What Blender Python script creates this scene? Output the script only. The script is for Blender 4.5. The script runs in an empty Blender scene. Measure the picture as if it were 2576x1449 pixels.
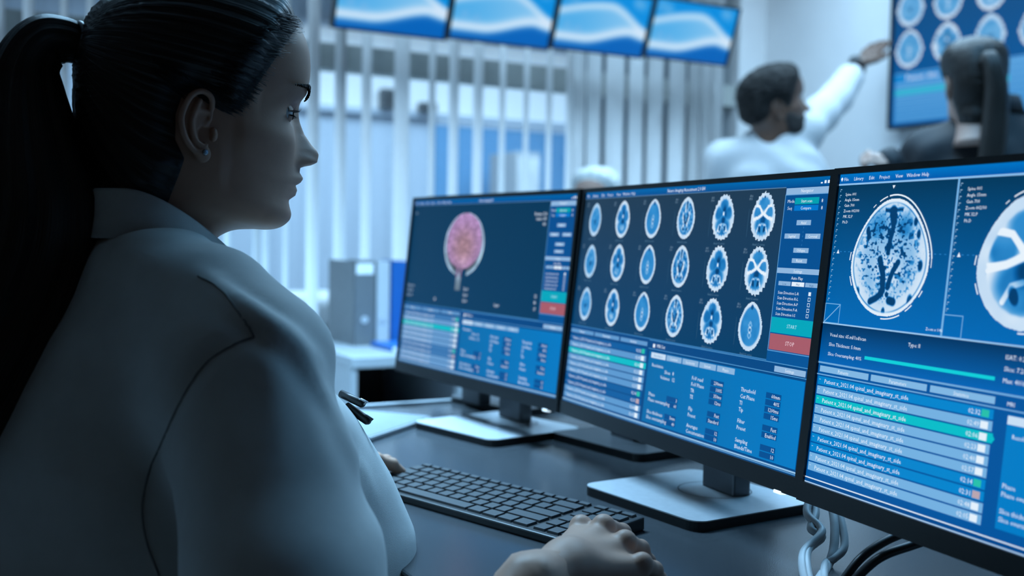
import bpy, bmesh, math, random
import numpy as np
from mathutils import Matrix, Vector

random.seed(4); np.random.seed(4)
SC = bpy.context.scene
COL = SC.collection
PI = math.pi

# ------------------------------------------------------------------ camera
CAMZ = 1.05
F_PX, PITCH, ROLL = 2715.0, -0.0463, 0.017
cam_data = bpy.data.cameras.new('camera')
cam = bpy.data.objects.new('camera', cam_data); COL.objects.link(cam)
cam_data.sensor_fit = 'HORIZONTAL'; cam_data.sensor_width = 36.0
cam_data.lens = F_PX / 2576.0 * 36.0
cam_data.clip_start = 0.02; cam_data.clip_end = 60
c_, s_ = math.cos(PITCH), math.sin(PITCH)
X0, U0, D0 = Vector((1, 0, 0)), Vector((0, -s_, c_)), Vector((0, c_, s_))
cr_, sr_ = math.cos(ROLL), math.sin(ROLL)
XC = cr_ * X0 + sr_ * U0
UC = -sr_ * X0 + cr_ * U0
mw = Matrix.Identity(4)
for i in range(3):
    mw[i][0] = XC[i]; mw[i][1] = UC[i]; mw[i][2] = -D0[i]
mw[2][3] = CAMZ
cam.matrix_world = mw
cam_data.dof.use_dof = True
cam_data.dof.focus_distance = 1.06
cam_data.dof.aperture_fstop = 3.9
SC.camera = cam

# ------------------------------------------------------------------ view, world
SC.view_settings.view_transform = 'Standard'
SC.view_settings.look = 'None'
SC.view_settings.exposure = 0.0
SC.view_settings.gamma = 1.0
SC.view_settings.use_curve_mapping = False
world = bpy.data.worlds.new('world'); SC.world = world
world.use_nodes = True
bgn = world.node_tree.nodes['Background']
bgn.inputs['Color'].default_value = (1.0, 0.98, 0.86, 1)
bgn.inputs['Strength'].default_value = 0.010

# room frame: u runs along the back wall to the right, v runs away from the viewer
CX, CY = 1.19, 5.2
UX, UY = math.cos(math.radians(29)), math.sin(math.radians(29))
ROOM_ROT = math.radians(29)
def R(a, b, z=0.0):
    return Vector((CX + UX * a - UY * b, CY + UY * a + UX * b, z))

def area_light(name, loc, target, sx, sy, power, color, spread=180):
    l = bpy.data.lights.new(name, 'AREA'); l.shape = 'RECTANGLE'
    l.size = sx; l.size_y = sy; l.energy = power; l.color = color
    l.spread = math.radians(spread)
    o = bpy.data.objects.new(name, l); COL.objects.link(o)
    o.location = loc
    d = (Vector(target) - Vector(loc)).normalized()
    o.rotation_euler = d.to_track_quat('-Z', 'Y').to_euler()
    o.rotation_euler.rotate_axis('Z', ROOM_ROT)
    return o
BLUE = (0.43, 0.73, 1.0)
# ceiling panel of the far half, lamps beyond the glass, two added fill lamps
area_light('ceiling_light_far', R(-0.9, -1.3, 2.66), R(-0.9, -1.3, 0), 1.9, 1.5, 46, BLUE, 150)
area_light('desk_fill_light', R(-2.9, -1.6, 2.66), R(-2.9, -1.6, 0), 1.2, 0.9, 118, (0.34, 0.67, 1.0), 91)  # added fill, placed to light the monitor stands and rim the face
area_light('beyond_ceiling_light', R(-0.9, 1.7, 2.62), R(-0.9, 1.7, 0), 4.2, 1.8, 98, BLUE, 170)
area_light('face_fill_light', (1.20, 2.15, 2.66), (1.20, 2.15, 0), 0.9, 0.9, 24, (0.16, 0.56, 1.0), 150)  # added fill that brightens the front of the face and chest
SC.cycles.max_bounces = 5; SC.cycles.diffuse_bounces = 2; SC.cycles.glossy_bounces = 2
SC.cycles.transmission_bounces = 4; SC.cycles.transparent_max_bounces = 8
SC.cycles.adaptive_threshold = 0.03
SC.cycles.caustics_reflective = False; SC.cycles.caustics_refractive = False

# ------------------------------------------------------------------ helpers
def lin(c):
    out = []
    for v in c[:3]:
        v = v / 255.0
        out.append(v / 12.92 if v <= 0.04045 else ((v + 0.055) / 1.055) ** 2.4)
    return tuple(out)

MATS = {}
def mat(name, rgb=(0.5, 0.5, 0.5), rough=0.5, metal=0.0, spec=0.5, noise=0.0, nscale=30.0,
        bump=0.0, bscale=200.0, emit=None, estr=1.0, sheen=0.0, coat=0.0, sss=0.0, stretch=None, vcol=None):
    if name in MATS: return MATS[name]
    m = bpy.data.materials.new(name); m.use_nodes = True
    nt = m.node_tree; b = nt.nodes['Principled BSDF']
    b.inputs['Base Color'].default_value = (*rgb, 1)
    b.inputs['Roughness'].default_value = rough
    b.inputs['Metallic'].default_value = metal
    b.inputs['Specular IOR Level'].default_value = spec
    b.inputs['Sheen Weight'].default_value = sheen
    b.inputs['Coat Weight'].default_value = coat
    if sss > 0:
        b.inputs['Subsurface Weight'].default_value = sss
        b.inputs['Subsurface Radius'].default_value = (0.012, 0.004, 0.002)
        b.inputs['Subsurface Scale'].default_value = 0.4
    tc = nt.nodes.new('ShaderNodeTexCoord')
    vec = tc.outputs['Object']
    if stretch:
        mp = nt.nodes.new('ShaderNodeMapping'); mp.inputs['Scale'].default_value = stretch
        nt.links.new(vec, mp.inputs['Vector']); vec = mp.outputs['Vector']
    if noise > 0:
        n = nt.nodes.new('ShaderNodeTexNoise'); n.inputs['Scale'].default_value = nscale
        n.inputs['Detail'].default_value = 5
        nt.links.new(vec, n.inputs['Vector'])
        r = nt.nodes.new('ShaderNodeValToRGB')
        r.color_ramp.elements[0].position = 0.3; r.color_ramp.elements[1].position = 0.72
        r.color_ramp.elements[0].color = (*[max(0, v * (1 - noise)) for v in rgb], 1)
        r.color_ramp.elements[1].color = (*[min(1, v * (1 + noise)) for v in rgb], 1)
        nt.links.new(n.outputs['Fac'], r.inputs['Fac'])
        nt.links.new(r.outputs['Color'], b.inputs['Base Color'])
    if vcol:
        a = nt.nodes.new('ShaderNodeAttribute'); a.attribute_name = vcol
        nt.links.new(a.outputs['Color'], b.inputs['Base Color'])
    if bump > 0:
        n2 = nt.nodes.new('ShaderNodeTexNoise'); n2.inputs['Scale'].default_value = bscale
        n2.inputs['Detail'].default_value = 3
        nt.links.new(vec, n2.inputs['Vector'])
        bp = nt.nodes.new('ShaderNodeBump'); bp.inputs['Strength'].default_value = bump
        bp.inputs['Distance'].default_value = 0.002
        nt.links.new(n2.outputs['Fac'], bp.inputs['Height'])
        nt.links.new(bp.outputs['Normal'], b.inputs['Normal'])
    if emit:
        b.inputs['Emission Color'].default_value = (*emit, 1)
        b.inputs['Emission Strength'].default_value = estr
    MATS[name] = m
    return m

def screen_mat(name='lit_screen'):
    if name in MATS: return MATS[name]
    m = bpy.data.materials.new(name); m.use_nodes = True
    nt = m.node_tree; b = nt.nodes['Principled BSDF']
    b.inputs['Base Color'].default_value = (0.004, 0.004, 0.005, 1)
    b.inputs['Roughness'].default_value = 0.35
    b.inputs['Specular IOR Level'].default_value = 0.15
    a = nt.nodes.new('ShaderNodeAttribute'); a.attribute_name = 'Col'
    nt.links.new(a.outputs['Color'], b.inputs['Emission Color'])
    b.inputs['Emission Strength'].default_value = 1.0
    MATS[name] = m
    return m

def mesh_obj(name, verts, faces, material=None, parent=None, smooth=False, loc=None, rot=None):
    me = bpy.data.meshes.new(name)
    me.from_pydata([tuple(v) for v in verts], [], [tuple(f) for f in faces])
    me.update()
    if smooth: me.polygons.foreach_set('use_smooth', [True] * len(me.polygons))
    o = bpy.data.objects.new(name, me); COL.objects.link(o)
    if material: me.materials.append(material)
    if parent: o.parent = parent
    if loc is not None: o.location = loc
    if rot is not None: o.rotation_euler = rot
    return o

def bm_obj(name, bm, material=None, parent=None, smooth=False, loc=None, rot=None):
    bmesh.ops.recalc_face_normals(bm, faces=bm.faces)
    me = bpy.data.meshes.new(name); bm.to_mesh(me); bm.free()
    if smooth: me.polygons.foreach_set('use_smooth', [True] * len(me.polygons))
    o = bpy.data.objects.new(name, me); COL.objects.link(o)
    if material: me.materials.append(material)
    if parent: o.parent = parent
    if loc is not None: o.location = loc
    if rot is not None: o.rotation_euler = rot
    return o

def thing(name, label, cat, loc=(0, 0, 0), rotz=0.0, group=None):
    o = bpy.data.objects.new(name, None); COL.objects.link(o)
    o.empty_display_size = 0.05
    o.location = loc; o.rotation_euler = (0, 0, rotz)
    tag(o, label, cat, group)
    return o

def tag(o, label=None, cat=None, group=None, kind=None):
    if label: o['label'] = label
    if cat: o['category'] = cat
    if group: o['group'] = group
    if kind: o['kind'] = kind
    return o

def add_box(bm, x0, x1, y0, y1, z0, z1, bev=0.0, seg=2, M=None):
    r = bmesh.ops.create_cube(bm, size=1.0)
    vs = r['verts']
    for v in vs:
        v.co = Vector(((x0 + x1) / 2 + v.co.x * (x1 - x0), (y0 + y1) / 2 + v.co.y * (y1 - y0), (z0 + z1) / 2 + v.co.z * (z1 - z0)))
    if bev > 0:
        es = list({e for v in vs for e in v.link_edges})
        rr = bmesh.ops.bevel(bm, geom=es, offset=bev, segments=seg, profile=0.5, affect='EDGES')
        vs = list({v for f in rr['faces'] for v in f.verts} | {v for v in vs if v.is_valid})
    if M is not None:
        for v in vs: v.co = M @ v.co
    return vs

def box(name, x0, x1, y0, y1, z0, z1, material, parent=None, bev=0.0, seg=2, loc=None, rot=None, smooth=False):
    bm = bmesh.new(); add_box(bm, x0, x1, y0, y1, z0, z1, bev, seg)
    return bm_obj(name, bm, material, parent, smooth, loc, rot)

def tube_arrays(pts, rad, n=10, cap=True, flat=1.0, up=None):
    """swept tube; rad scalar or list; returns verts, faces"""
    P = [Vector(p) for p in pts]
    if not hasattr(rad, '__len__'): rad = [rad] * len(P)
    V, Fc = [], []
    prev = None
    for i, p in enumerate(P):
        t = (P[min(i + 1, len(P) - 1)] - P[max(i - 1, 0)]).normalized()
        if prev is None:
            a = Vector(up) if up is not None else (Vector((0, 0, 1)) if abs(t.z) < 0.9 else Vector((1, 0, 0)))
            nrm = (a - t * a.dot(t)).normalized()
        else:
            nrm = (prev - t * prev.dot(t)).normalized()
        prev = nrm
        bn = t.cross(nrm)
        for k in range(n):
            an = 2 * PI * k / n
            V.append(p + nrm * (math.cos(an) * rad[i]) + bn * (math.sin(an) * rad[i] * flat))
    for i in range(len(P) - 1):
        for k in range(n):
            k2 = (k + 1) % n
            Fc.append((i * n + k, i * n + k2, (i + 1) * n + k2, (i + 1) * n + k))
    if cap:
        Fc.append(tuple(range(n - 1, -1, -1)))
        Fc.append(tuple(range((len(P) - 1) * n, len(P) * n)))
    return V, Fc

def catmull(pts, k=8):
    P = [np.array(p, float) for p in pts]
    P = [2 * P[0] - P[1]] + P + [2 * P[-1] - P[-2]]
    out = []
    for i in range(1, len(P) - 2):
        for j in range(k):
            t = j / k
            a, b, c, d = P[i - 1], P[i], P[i + 1], P[i + 2]
            out.append(0.5 * ((2 * b) + (-a + c) * t + (2 * a - 5 * b + 4 * c - d) * t * t + (-a + 3 * b - 3 * c + d) * t ** 3))
    out.append(P[-2])
    return out

def tube(name, pts, rad, material, parent=None, n=10, flat=1.0, k=0):
    if k:
        if hasattr(rad, '__len__'):
            q = catmull([tuple(p) + (r,) for p, r in zip(pts, rad)], k)
            pts = [x[:3] for x in q]; rad = [float(x[3]) for x in q]
        else:
            pts = catmull(pts, k)
    V, Fc = tube_arrays(pts, rad, n, True, flat)
    return mesh_obj(name, V, Fc, material, parent, True)

def join_arrays(parts):
    V, Fc = [], []
    for v, f in parts:
        o = len(V)
        V.extend([tuple(x) for x in v])
        Fc.extend([tuple(i + o for i in q) for q in f])
    return V, Fc

# ------------------------------------------------------------------ signed distance bodies
def surface_nets(fn, lo, hi, h):
    lo = np.array(lo, float); hi = np.array(hi, float)
    n = np.ceil((hi - lo) / h).astype(int) + 1
    ax = [lo[i] + h * np.arange(n[i]) for i in range(3)]
    V = np.empty(n, np.float32)
    for i in range(n[0]):
        Y, Z = np.meshgrid(ax[1], ax[2], indexing='ij')
        Pp = np.stack([np.full(Y.shape, ax[0][i]), Y, Z], -1).reshape(-1, 3)
        V[i] = fn(Pp).reshape(Y.shape)
    s = V < 0
    c = [s[dx:n[0] - 1 + dx, dy:n[1] - 1 + dy, dz:n[2] - 1 + dz] for dx in (0, 1) for dy in (0, 1) for dz in (0, 1)]
    cnt = sum(x.astype(np.int8) for x in c)
    act = (cnt > 0) & (cnt < 8)
    idx = -np.ones(act.shape, np.int64)
    ii = np.argwhere(act); idx[act] = np.arange(len(ii))
    corn = [(dx, dy, dz) for dx in (0, 1) for dy in (0, 1) for dz in (0, 1)]
    edges = [(a, b) for a in range(8) for b in range(a + 1, 8) if sum(abs(np.array(corn[a]) - np.array(corn[b]))) == 1]
    acc = np.zeros((len(ii), 3)); num = np.zeros(len(ii))
    vals = [V[ii[:, 0] + k[0], ii[:, 1] + k[1], ii[:, 2] + k[2]] for k in corn]
    for a, b in edges:
        va, vb = vals[a], vals[b]
        m = (va < 0) != (vb < 0)
        t = np.where(m, va / np.where(m, va - vb, 1), 0)
        pa, pb = np.array(corn[a]), np.array(corn[b])
        acc[m] += (pa + (pb - pa) * t[:, None])[m]; num[m] += 1
    verts = lo + h * (ii + acc / num[:, None])
    faces = []
    for axis in range(3):
        o1, o2 = [(1, 2), (2, 0), (0, 1)][axis]
        sl0 = [slice(None)] * 3; sl1 = [slice(None)] * 3
        sl0[axis] = slice(0, n[axis] - 1); sl1[axis] = slice(1, n[axis])
        a, b = s[tuple(sl0)], s[tuple(sl1)]
        e = np.argwhere(a != b)
        e = e[(e[:, o1] > 0) & (e[:, o2] > 0) & (e[:, o1] < n[o1] - 1) & (e[:, o2] < n[o2] - 1)]
        if not len(e): continue
        inside = a[e[:, 0], e[:, 1], e[:, 2]]
        def g(d1, d2):
            q = e.copy(); q[:, o1] += d1; q[:, o2] += d2
            return idx[q[:, 0], q[:, 1], q[:, 2]]
        q = np.stack([g(-1, -1), g(0, -1), g(0, 0), g(-1, 0)], 1)
        q[~inside] = q[~inside][:, ::-1]
        faces.append(q[(q >= 0).all(1)])
    return verts, np.concatenate(faces)

def smin(a, b, k):
    if k <= 0: return np.minimum(a, b)
    h = np.clip(0.5 + 0.5 * (b - a) / k, 0, 1)
    return b + (a - b) * h - k * h * (1 - h)
def smax(a, b, k): return -smin(-a, -b, k)
def caps(P, a, b, ra, rb=None):
    a = np.array(a, float); b = np.array(b, float)
    rb = ra if rb is None else rb
    ab = b - a
    t = np.clip((P - a) @ ab / max(ab @ ab, 1e-12), 0, 1)
    return np.linalg.norm(P - a - t[:, None] * ab, axis=1) - (ra + (rb - ra) * t)
def chain(P, pts, rs, k=0.0):
    d = None
    for i in range(len(pts) - 1):
        e = caps(P, pts[i], pts[i + 1], rs[i], rs[i + 1])
        d = e if d is None else smin(d, e, k)
    return d
def elli(P, c, r, M=None):
    q = P - np.array(c, float)
    if M is not None: q = q @ np.array(M)
    r = np.array(r, float)
    k0 = np.linalg.norm(q / r, axis=1); k1 = np.linalg.norm(q / (r * r), axis=1)
    return k0 * (k0 - 1) / np.maximum(k1, 1e-9)
def rotm(ax, ang):
    return np.array(Matrix.Rotation(ang, 3, ax))
def frame(th):
    """columns: forward, right, up for a heading th in the floor plane"""
    return np.array([[math.cos(th), math.sin(th), 0], [math.sin(th), -math.cos(th), 0], [0, 0, 1]])

def smooth_arrays(V, Fc, it=2, lam=0.5):
    V = np.array(V, float); Fc = np.array(Fc)
    for _ in range(it):
        acc = np.zeros_like(V); cnt = np.zeros(len(V))
        for a, b in ((0, 1), (1, 2), (2, 3), (3, 0)):
            for i, j in ((a, b), (b, a)):
                np.add.at(acc, Fc[:, i], V[Fc[:, j]]); np.add.at(cnt, Fc[:, i], 1)
        V += lam * (acc / np.maximum(cnt, 1)[:, None] - V)
    return V, Fc
# ------------------------------------------------------------------ screen pictures (what the displays show)
TXT = {}
def text_mesh(s):
    if s in TXT: return TXT[s]
    cu = bpy.data.curves.new('glyphs', 'FONT'); cu.body = s; cu.resolution_u = 1; cu.size = 1.0
    o = bpy.data.objects.new('glyphs', cu); COL.objects.link(o)
    dg = bpy.context.evaluated_depsgraph_get()
    me = bpy.data.meshes.new_from_object(o.evaluated_get(dg))
    V = np.array([v.co[:2] for v in me.vertices]) if len(me.vertices) else np.zeros((0, 2))
    Fc = [tuple(p.vertices) for p in me.polygons]
    bpy.data.objects.remove(o); bpy.data.curves.remove(cu); bpy.data.meshes.remove(me)
    TXT[s] = (V, Fc)
    return TXT[s]

class UI:
    def __init__(s, w, h, W=1920.0, H=1080.0):
        s.w, s.h, s.W, s.H = w, h, W, H
        s.V, s.F, s.C = [], [], []
    def p(s, x, y, l):
        return ((x / s.W - 0.5) * s.w, -0.0002 * l, (0.5 - y / s.H) * s.h)
    def add(s, pts, cols, faces, l):
        o = len(s.V)
        s.V.extend(s.p(x, y, l) for x, y in pts)
        s.C.extend(cols)
        s.F.extend(tuple(i + o for i in f) for f in faces)
    def rect(s, x0, y0, x1, y1, c, l=1, c2=None, cr=None):
        a = lin(c); b = lin(c2) if c2 else a
        if cr: q = lin(cr); cols = [a, q, q, a]
        else: cols = [a, a, b, b]
        s.add([(x0, y0), (x1, y0), (x1, y1), (x0, y1)], cols, [(0, 1, 2, 3)], l)
    def frame(s, x0, y0, x1, y1, t, c, l=2):
        s.rect(x0, y0, x1, y0 + t, c, l); s.rect(x0, y1 - t, x1, y1, c, l)
        s.rect(x0, y0, x0 + t, y1, c, l); s.rect(x1 - t, y0, x1, y1, c, l)
    def poly(s, pts, c, l=2):
        s.add(pts, [lin(c)] * len(pts), [tuple(range(len(pts)))], l)
    def line(s, pts, t, c, l=2):
        for (x0, y0), (x1, y1) in zip(pts[:-1], pts[1:]):
            d = math.hypot(x1 - x0, y1 - y0) or 1
            nx, ny = -(y1 - y0) / d * t / 2, (x1 - x0) / d * t / 2
            s.poly([(x0 + nx, y0 + ny), (x1 + nx, y1 + ny), (x1 - nx, y1 - ny), (x0 - nx, y0 - ny)], c, l)
    def image(s, x0, y0, x1, y1, rgb, mask, l=3):
        ny, nx = rgb.shape[:2]
        xs = np.linspace(x0, x1, nx); ys = np.linspace(y0, y1, ny)
        L = np.where(rgb / 255 <= 0.04045, rgb / 255 / 12.92, ((rgb / 255 + 0.055) / 1.055) ** 2.4)
        use = -np.ones((ny, nx), int); pts = []; cols = []
        need = np.zeros((ny, nx), bool)
        fm = mask[:-1, :-1] & mask[1:, :-1] & mask[:-1, 1:] & mask[1:, 1:]
        need[:-1, :-1] |= fm; need[1:, :-1] |= fm; need[:-1, 1:] |= fm; need[1:, 1:] |= fm
        ij = np.argwhere(need)
        for k, (i, j) in enumerate(ij):
            use[i, j] = k; pts.append((xs[j], ys[i])); cols.append(tuple(L[i, j]))
        fs = [(use[i, j], use[i, j + 1], use[i + 1, j + 1], use[i + 1, j]) for i, j in np.argwhere(fm)]
        s.add(pts, cols, fs, l)
    def text(s, t, x, y, size, c=(226, 240, 255), l=5, al='l', bold=1.0):
        V, Fc = text_mesh(t)
        if not len(V): return
        w = V[:, 0].max()
        ox = x - (w * size * (0.5 if al == 'c' else 1.0) if al != 'l' else 0)
        pts = [(ox + v[0] * size, y - v[1] * size * bold) for v in V]
        s.add(pts, [lin(c)] * len(pts), Fc, l)
    def build(s, name, parent, loc=(0, 0, 0), rot=(0, 0, 0)):
        o = mesh_obj(name, s.V, s.F, screen_mat(), parent, False, loc, rot)
        a = o.data.color_attributes.new('Col', 'FLOAT_COLOR', 'POINT')
        a.data.foreach_set('color', np.array([(*c, 1.0) for c in s.C], np.float32).ravel())
        return o

def vnoise(ny, nx, fy, fx, rs):
    g = rs.rand(fy + 2, fx + 2)
    y = np.linspace(0, fy, ny); x = np.linspace(0, fx, nx)
    yi = y.astype(int); xi = x.astype(int); ty = y - yi; tx = x - xi
    ty = (ty * ty * (3 - 2 * ty))[:, None]; tx = (tx * tx * (3 - 2 * tx))[None]
    a = g[yi][:, xi]; b = g[yi][:, xi + 1]; c = g[yi + 1][:, xi]; d = g[yi + 1][:, xi + 1]
    return (a * (1 - tx) + b * tx) * (1 - ty) + (c * (1 - tx) + d * tx) * ty

CMX = np.array([0, .2, .4, .6, .8, 1.0])
CMC = np.array([(2, 62, 112), (6, 98, 168), (48, 140, 206), (118, 178, 226), (190, 217, 242), (230, 242, 252)], float)
def cmap(I):
    I = np.clip(I, 0, 1)
    return np.stack([np.interp(I, CMX, CMC[:, k]) for k in range(3)], -1)
def sst(a, b, x):
    t = np.clip((x - a) / (b - a), 0, 1)
    return t * t * (3 - 2 * t)
def blob2(X, Y, cx, cy, rx, ry, ang=0.0, soft=0.35):
    c, s = math.cos(ang), math.sin(ang)
    x = (X - cx) * c + (Y - cy) * s; y = -(X - cx) * s + (Y - cy) * c
    return 1 - sst(1 - soft, 1 + soft, np.sqrt((x / rx) ** 2 + (y / ry) ** 2))
def seg2(X, Y, pts, w):
    d = np.full(X.shape, 9.0)
    for (ax, ay), (bx, by) in zip(pts[:-1], pts[1:]):
        abx, aby = bx - ax, by - ay
        t = np.clip(((X - ax) * abx + (Y - ay) * aby) / (abx * abx + aby * aby), 0, 1)
        d = np.minimum(d, np.hypot(X - ax - t * abx, Y - ay - t * aby))
    return 1 - sst(w * 0.6, w * 1.3, d)

def scan(kind, nx, ny, seed, detail=1.0):
    """axial head slice: X to the right, Y up (front of the head up), unit egg outline"""
    rs = np.random.RandomState(seed)
    X, Y = np.meshgrid(np.linspace(-1.06, 1.06, nx), np.linspace(1.06, -1.06, ny))
    w = 1 - 0.16 * sst(-0.3, 1.0, Y)
    rag = 0.0
    if kind in (5, 6): rag = (0.035 if nx < 100 else 0.004) * np.sin(np.arctan2(Y, X) * 23 + seed) * (np.abs(Y) > 0.45)
    rho = np.sqrt((X / w) ** 2 + Y ** 2) + rag
    mask = rho < 1.0
    q_ = 1.6 if kind == 'big' else 1.0
    n1 = vnoise(ny, nx, 9, 7, rs); n2 = vnoise(ny, nx, int(24 * q_), int(18 * q_), rs); n3 = vnoise(ny, nx, int(44 * q_), int(34 * q_), rs)
    A = np.abs(X)
    th = 0.80
    if kind == 1: th = 0.74
    if kind == 'big': th = 0.93
    br = 1 - sst(th - 0.04, th + 0.03, rho)
    ring = np.where(kind == 1, 0.80, 0.90) - 0.10 * n1
    if kind == 1:
        I = 0.42 + 0.16 * (n1 - .5) + 0.1 * (n2 - .5)
        I -= 0.28 * seg2(X, Y, [(-.12, -.05), (0, -.22), (.12, -.02)], .07)
    elif kind == 2 or kind == 5:
        lob = np.maximum.reduce([blob2(X, Y, 0, .50, .36, .30), blob2(X, Y, -.42, .16, .34, .30), blob2(X, Y, .42, .16, .34, .30), blob2(X, Y, 0, -.38, .62, .44)])
        I = (0.92 - 0.06 * n1) * (1 - lob) + lob * (0.30 + 0.14 * (n1 - .5))
        I -= lob * 0.32 * blob2(X, Y, .04, .06, .17, .40, 0, .5)
        I += 0.45 * seg2(X, Y, [(.0, .12), (.0, .2)], .05)
        if kind == 5:
            for sg in (-1, 1):
                I += 0.5 * seg2(X, Y, [(sg * .40, -.58), (sg * .30, -.36), (sg * .06, -.30)], .06) * br
                I += 0.4 * seg2(X, Y, [(sg * .38, -.58), (sg * .20, -.62), (sg * .06, -.42)], .05) * br
                I -= 0.55 * blob2(X, Y, sg * .22, -.46, .07, .14, sg * -0.4)
        else:
            I += 0.35 * blob2(X, Y, 0, -.45, .30, .2, 0, .6) * (0.4 + n2)
    elif kind == 3:
        I = 0.38 + 0.1 * (n1 - .5)
        for cy in (.05, -.15, -.35):
            I += 0.22 * (np.abs(np.hypot(X, (Y - cy) * 1.0) - .1) < .045)
        I -= 0.25 * blob2(X, Y, 0, -.12, .05, .06)
        I = np.where(blob2(X, Y, 0, .74, .09, .09) > .5, 0.1, I); ring = np.where(blob2(X, Y, 0, .78, .09, .08) > .5, .15, ring)
    elif kind == 4:
        I = 0.36 + 0.5 * (n2 - .45) + 0.15 * (n1 - .5)
        I += 0.35 * seg2(X, Y, [(-.16, .8), (-.10, .3)], .05) + 0.35 * seg2(X, Y, [(.16, .8), (.10, .3)], .05)
        I -= 0.6 * seg2(X, Y, [(0, .92), (0, .45)], .05)
        for sg in (-1, 1):
            I += 0.4 * seg2(X, Y, [(sg * .32, .22), (sg * .30, -.08), (sg * .16, -.30)], .09)
            I -= 0.75 * seg2(X, Y, [(sg * .24, .10), (sg * .16, -.06), (sg * .06, -.24)], .06)
            I += 0.4 * seg2(X, Y, [(sg * .34, -.52), (sg * .24, -.38), (sg * .10, -.44)], .06)
            I -= 0.7 * blob2(X, Y, sg * .22, -.50, .07, .06)
    elif kind == 6:
        lob = np.maximum.reduce([blob2(X, Y, 0, .52, .46, .30), blob2(X, Y, -.48, .16, .30, .30), blob2(X, Y, .48, .16, .30, .30), blob2(X, Y, 0, -.36, .62, .46)])
        I = 0.98 * (1 - lob) + lob * (0.36 + 0.16 * (n1 - .5))
        I -= lob * 0.3 * blob2(X, Y, 0, -.14, .2, .2, 0, .5)
        for sg in (-1, 1):
            I += 0.8 * seg2(X, Y, [(sg * .62, .44), (sg * .34, .40), (sg * .12, .18), (sg * .05, .08)], .055)
            I += 0.8 * seg2(X, Y, [(sg * .80, -.12), (sg * .40, -.05), (sg * .10, .06)], .065)
            I += 0.45 * seg2(X, Y, [(sg * .40, -.60), (sg * .26, -.36), (sg * .05, -.30)], .05)
            I -= 0.65 * blob2(X, Y, sg * .20, -.50, .08, .14, sg * -0.5)
            I -= 0.8 * blob2(X, Y, sg * .80, -.10, .05, .04) + 0.8 * blob2(X, Y, sg * .82, -.2, .04, .05)
        I -= 0.8 * blob2(X, Y, 0, .80, .10, .05)
    else:   # 'big' : speckled slice with ventricles
        I = 0.66 + 0.10 * (n1 - .5)
        I += 0.20 * sst(.55, .9, rho) - 0.34 * blob2(X, Y, -.40, .58, .24, .22, .3, .6) - 0.34 * blob2(X, Y, .34, .55, .18, .2, -.3, .6)
        zone = blob2(X, Y, -.05, .12, .70, .62, 0, .5)
        I -= 0.62 * zone * sst(.64, .80, n2) + 0.30 * zone * sst(.68, .84, n3)
        zone2 = (1 - sst(.72, .82, rho))
        I -= 0.30 * zone2 * sst(.64, .8, n3)
        I += 0.16 * blob2(X, Y, 0, -.28, .30, .34, 0, .6)
        I -= 0.9 * seg2(X, Y, [(.02, .78), (.02, .45), (-.02, .30), (-.04, .08)], .05)
        I -= 0.9 * np.clip(1 - np.abs((Y - .80) / .05), 0, 1) * (np.abs(X) < .22) + 0.8 * seg2(X, Y, [(-.02, .80), (.02, .6)], .08)
        for pts, wd in (([(-.22, -.04), (-.17, -.16), (-.10, -.30), (-.08, -.46), (-.07, -.56)], .065), ([(.24, -.08), (.14, -.22), (.08, -.36), (.05, -.50)], .055),
                        ([(-.36, -.76), (-.22, -.70), (-.10, -.62)], .06), ([(.12, -.72), (.22, -.74)], .07), ([(.04, -.62), (.05, -.63)], .04)):
            I -= 0.95 * seg2(X, Y, pts, wd)
        for bx, by, rr in ((-.62, .45, .05), (-.58, .36, .05), (.56, .60, .05), (.66, .40, .05), (.78, -.12, .06), (-.72, -.62, .06), (.62, -.70, .07), (0, -.92, .05)):
            I -= 0.8 * blob2(X, Y, bx, by, rr * .9, rr * 1.5)
        ring = 0.97
        gap = np.exp(-((rho - .925) / .014) ** 2) * (0.35 + 0.65 * sst(.0, .4, A))
        I = I * br + ring * (1 - br)
        I -= 0.55 * gap
        return cmap(I), mask
    I = I * br + ring * (1 - br)
    return cmap(I), mask

TXTC = (228, 241, 255)
def list_rows(ui, y0, n, hl, light, dark, names, pitch=33.2, x1=788):
    for i in range(n):
        y = y0 + pitch * i
        c = (4, 188, 200) if i == hl else (dark if i in (0, 6, 7) else light)
        ui.rect(8, y, x1 + (6 if i == hl else 0), y + pitch - 5, c, 2)
        ui.text('~', 16, y + 14, 14, TXTC, 4)
        ui.text(names, 44, y + 22, 21, TXTC, 4)
        ui.text('02:%02d' % ((i * 17 + 32) % 60), 694, y + 22, 21, TXTC, 4)
        ui.rect(744, y + 4, 772, y + 25, (40, 190, 170) if i in (0, 6) else ((185, 165, 175) if i == 7 else (226, 240, 252)), 4)

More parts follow.
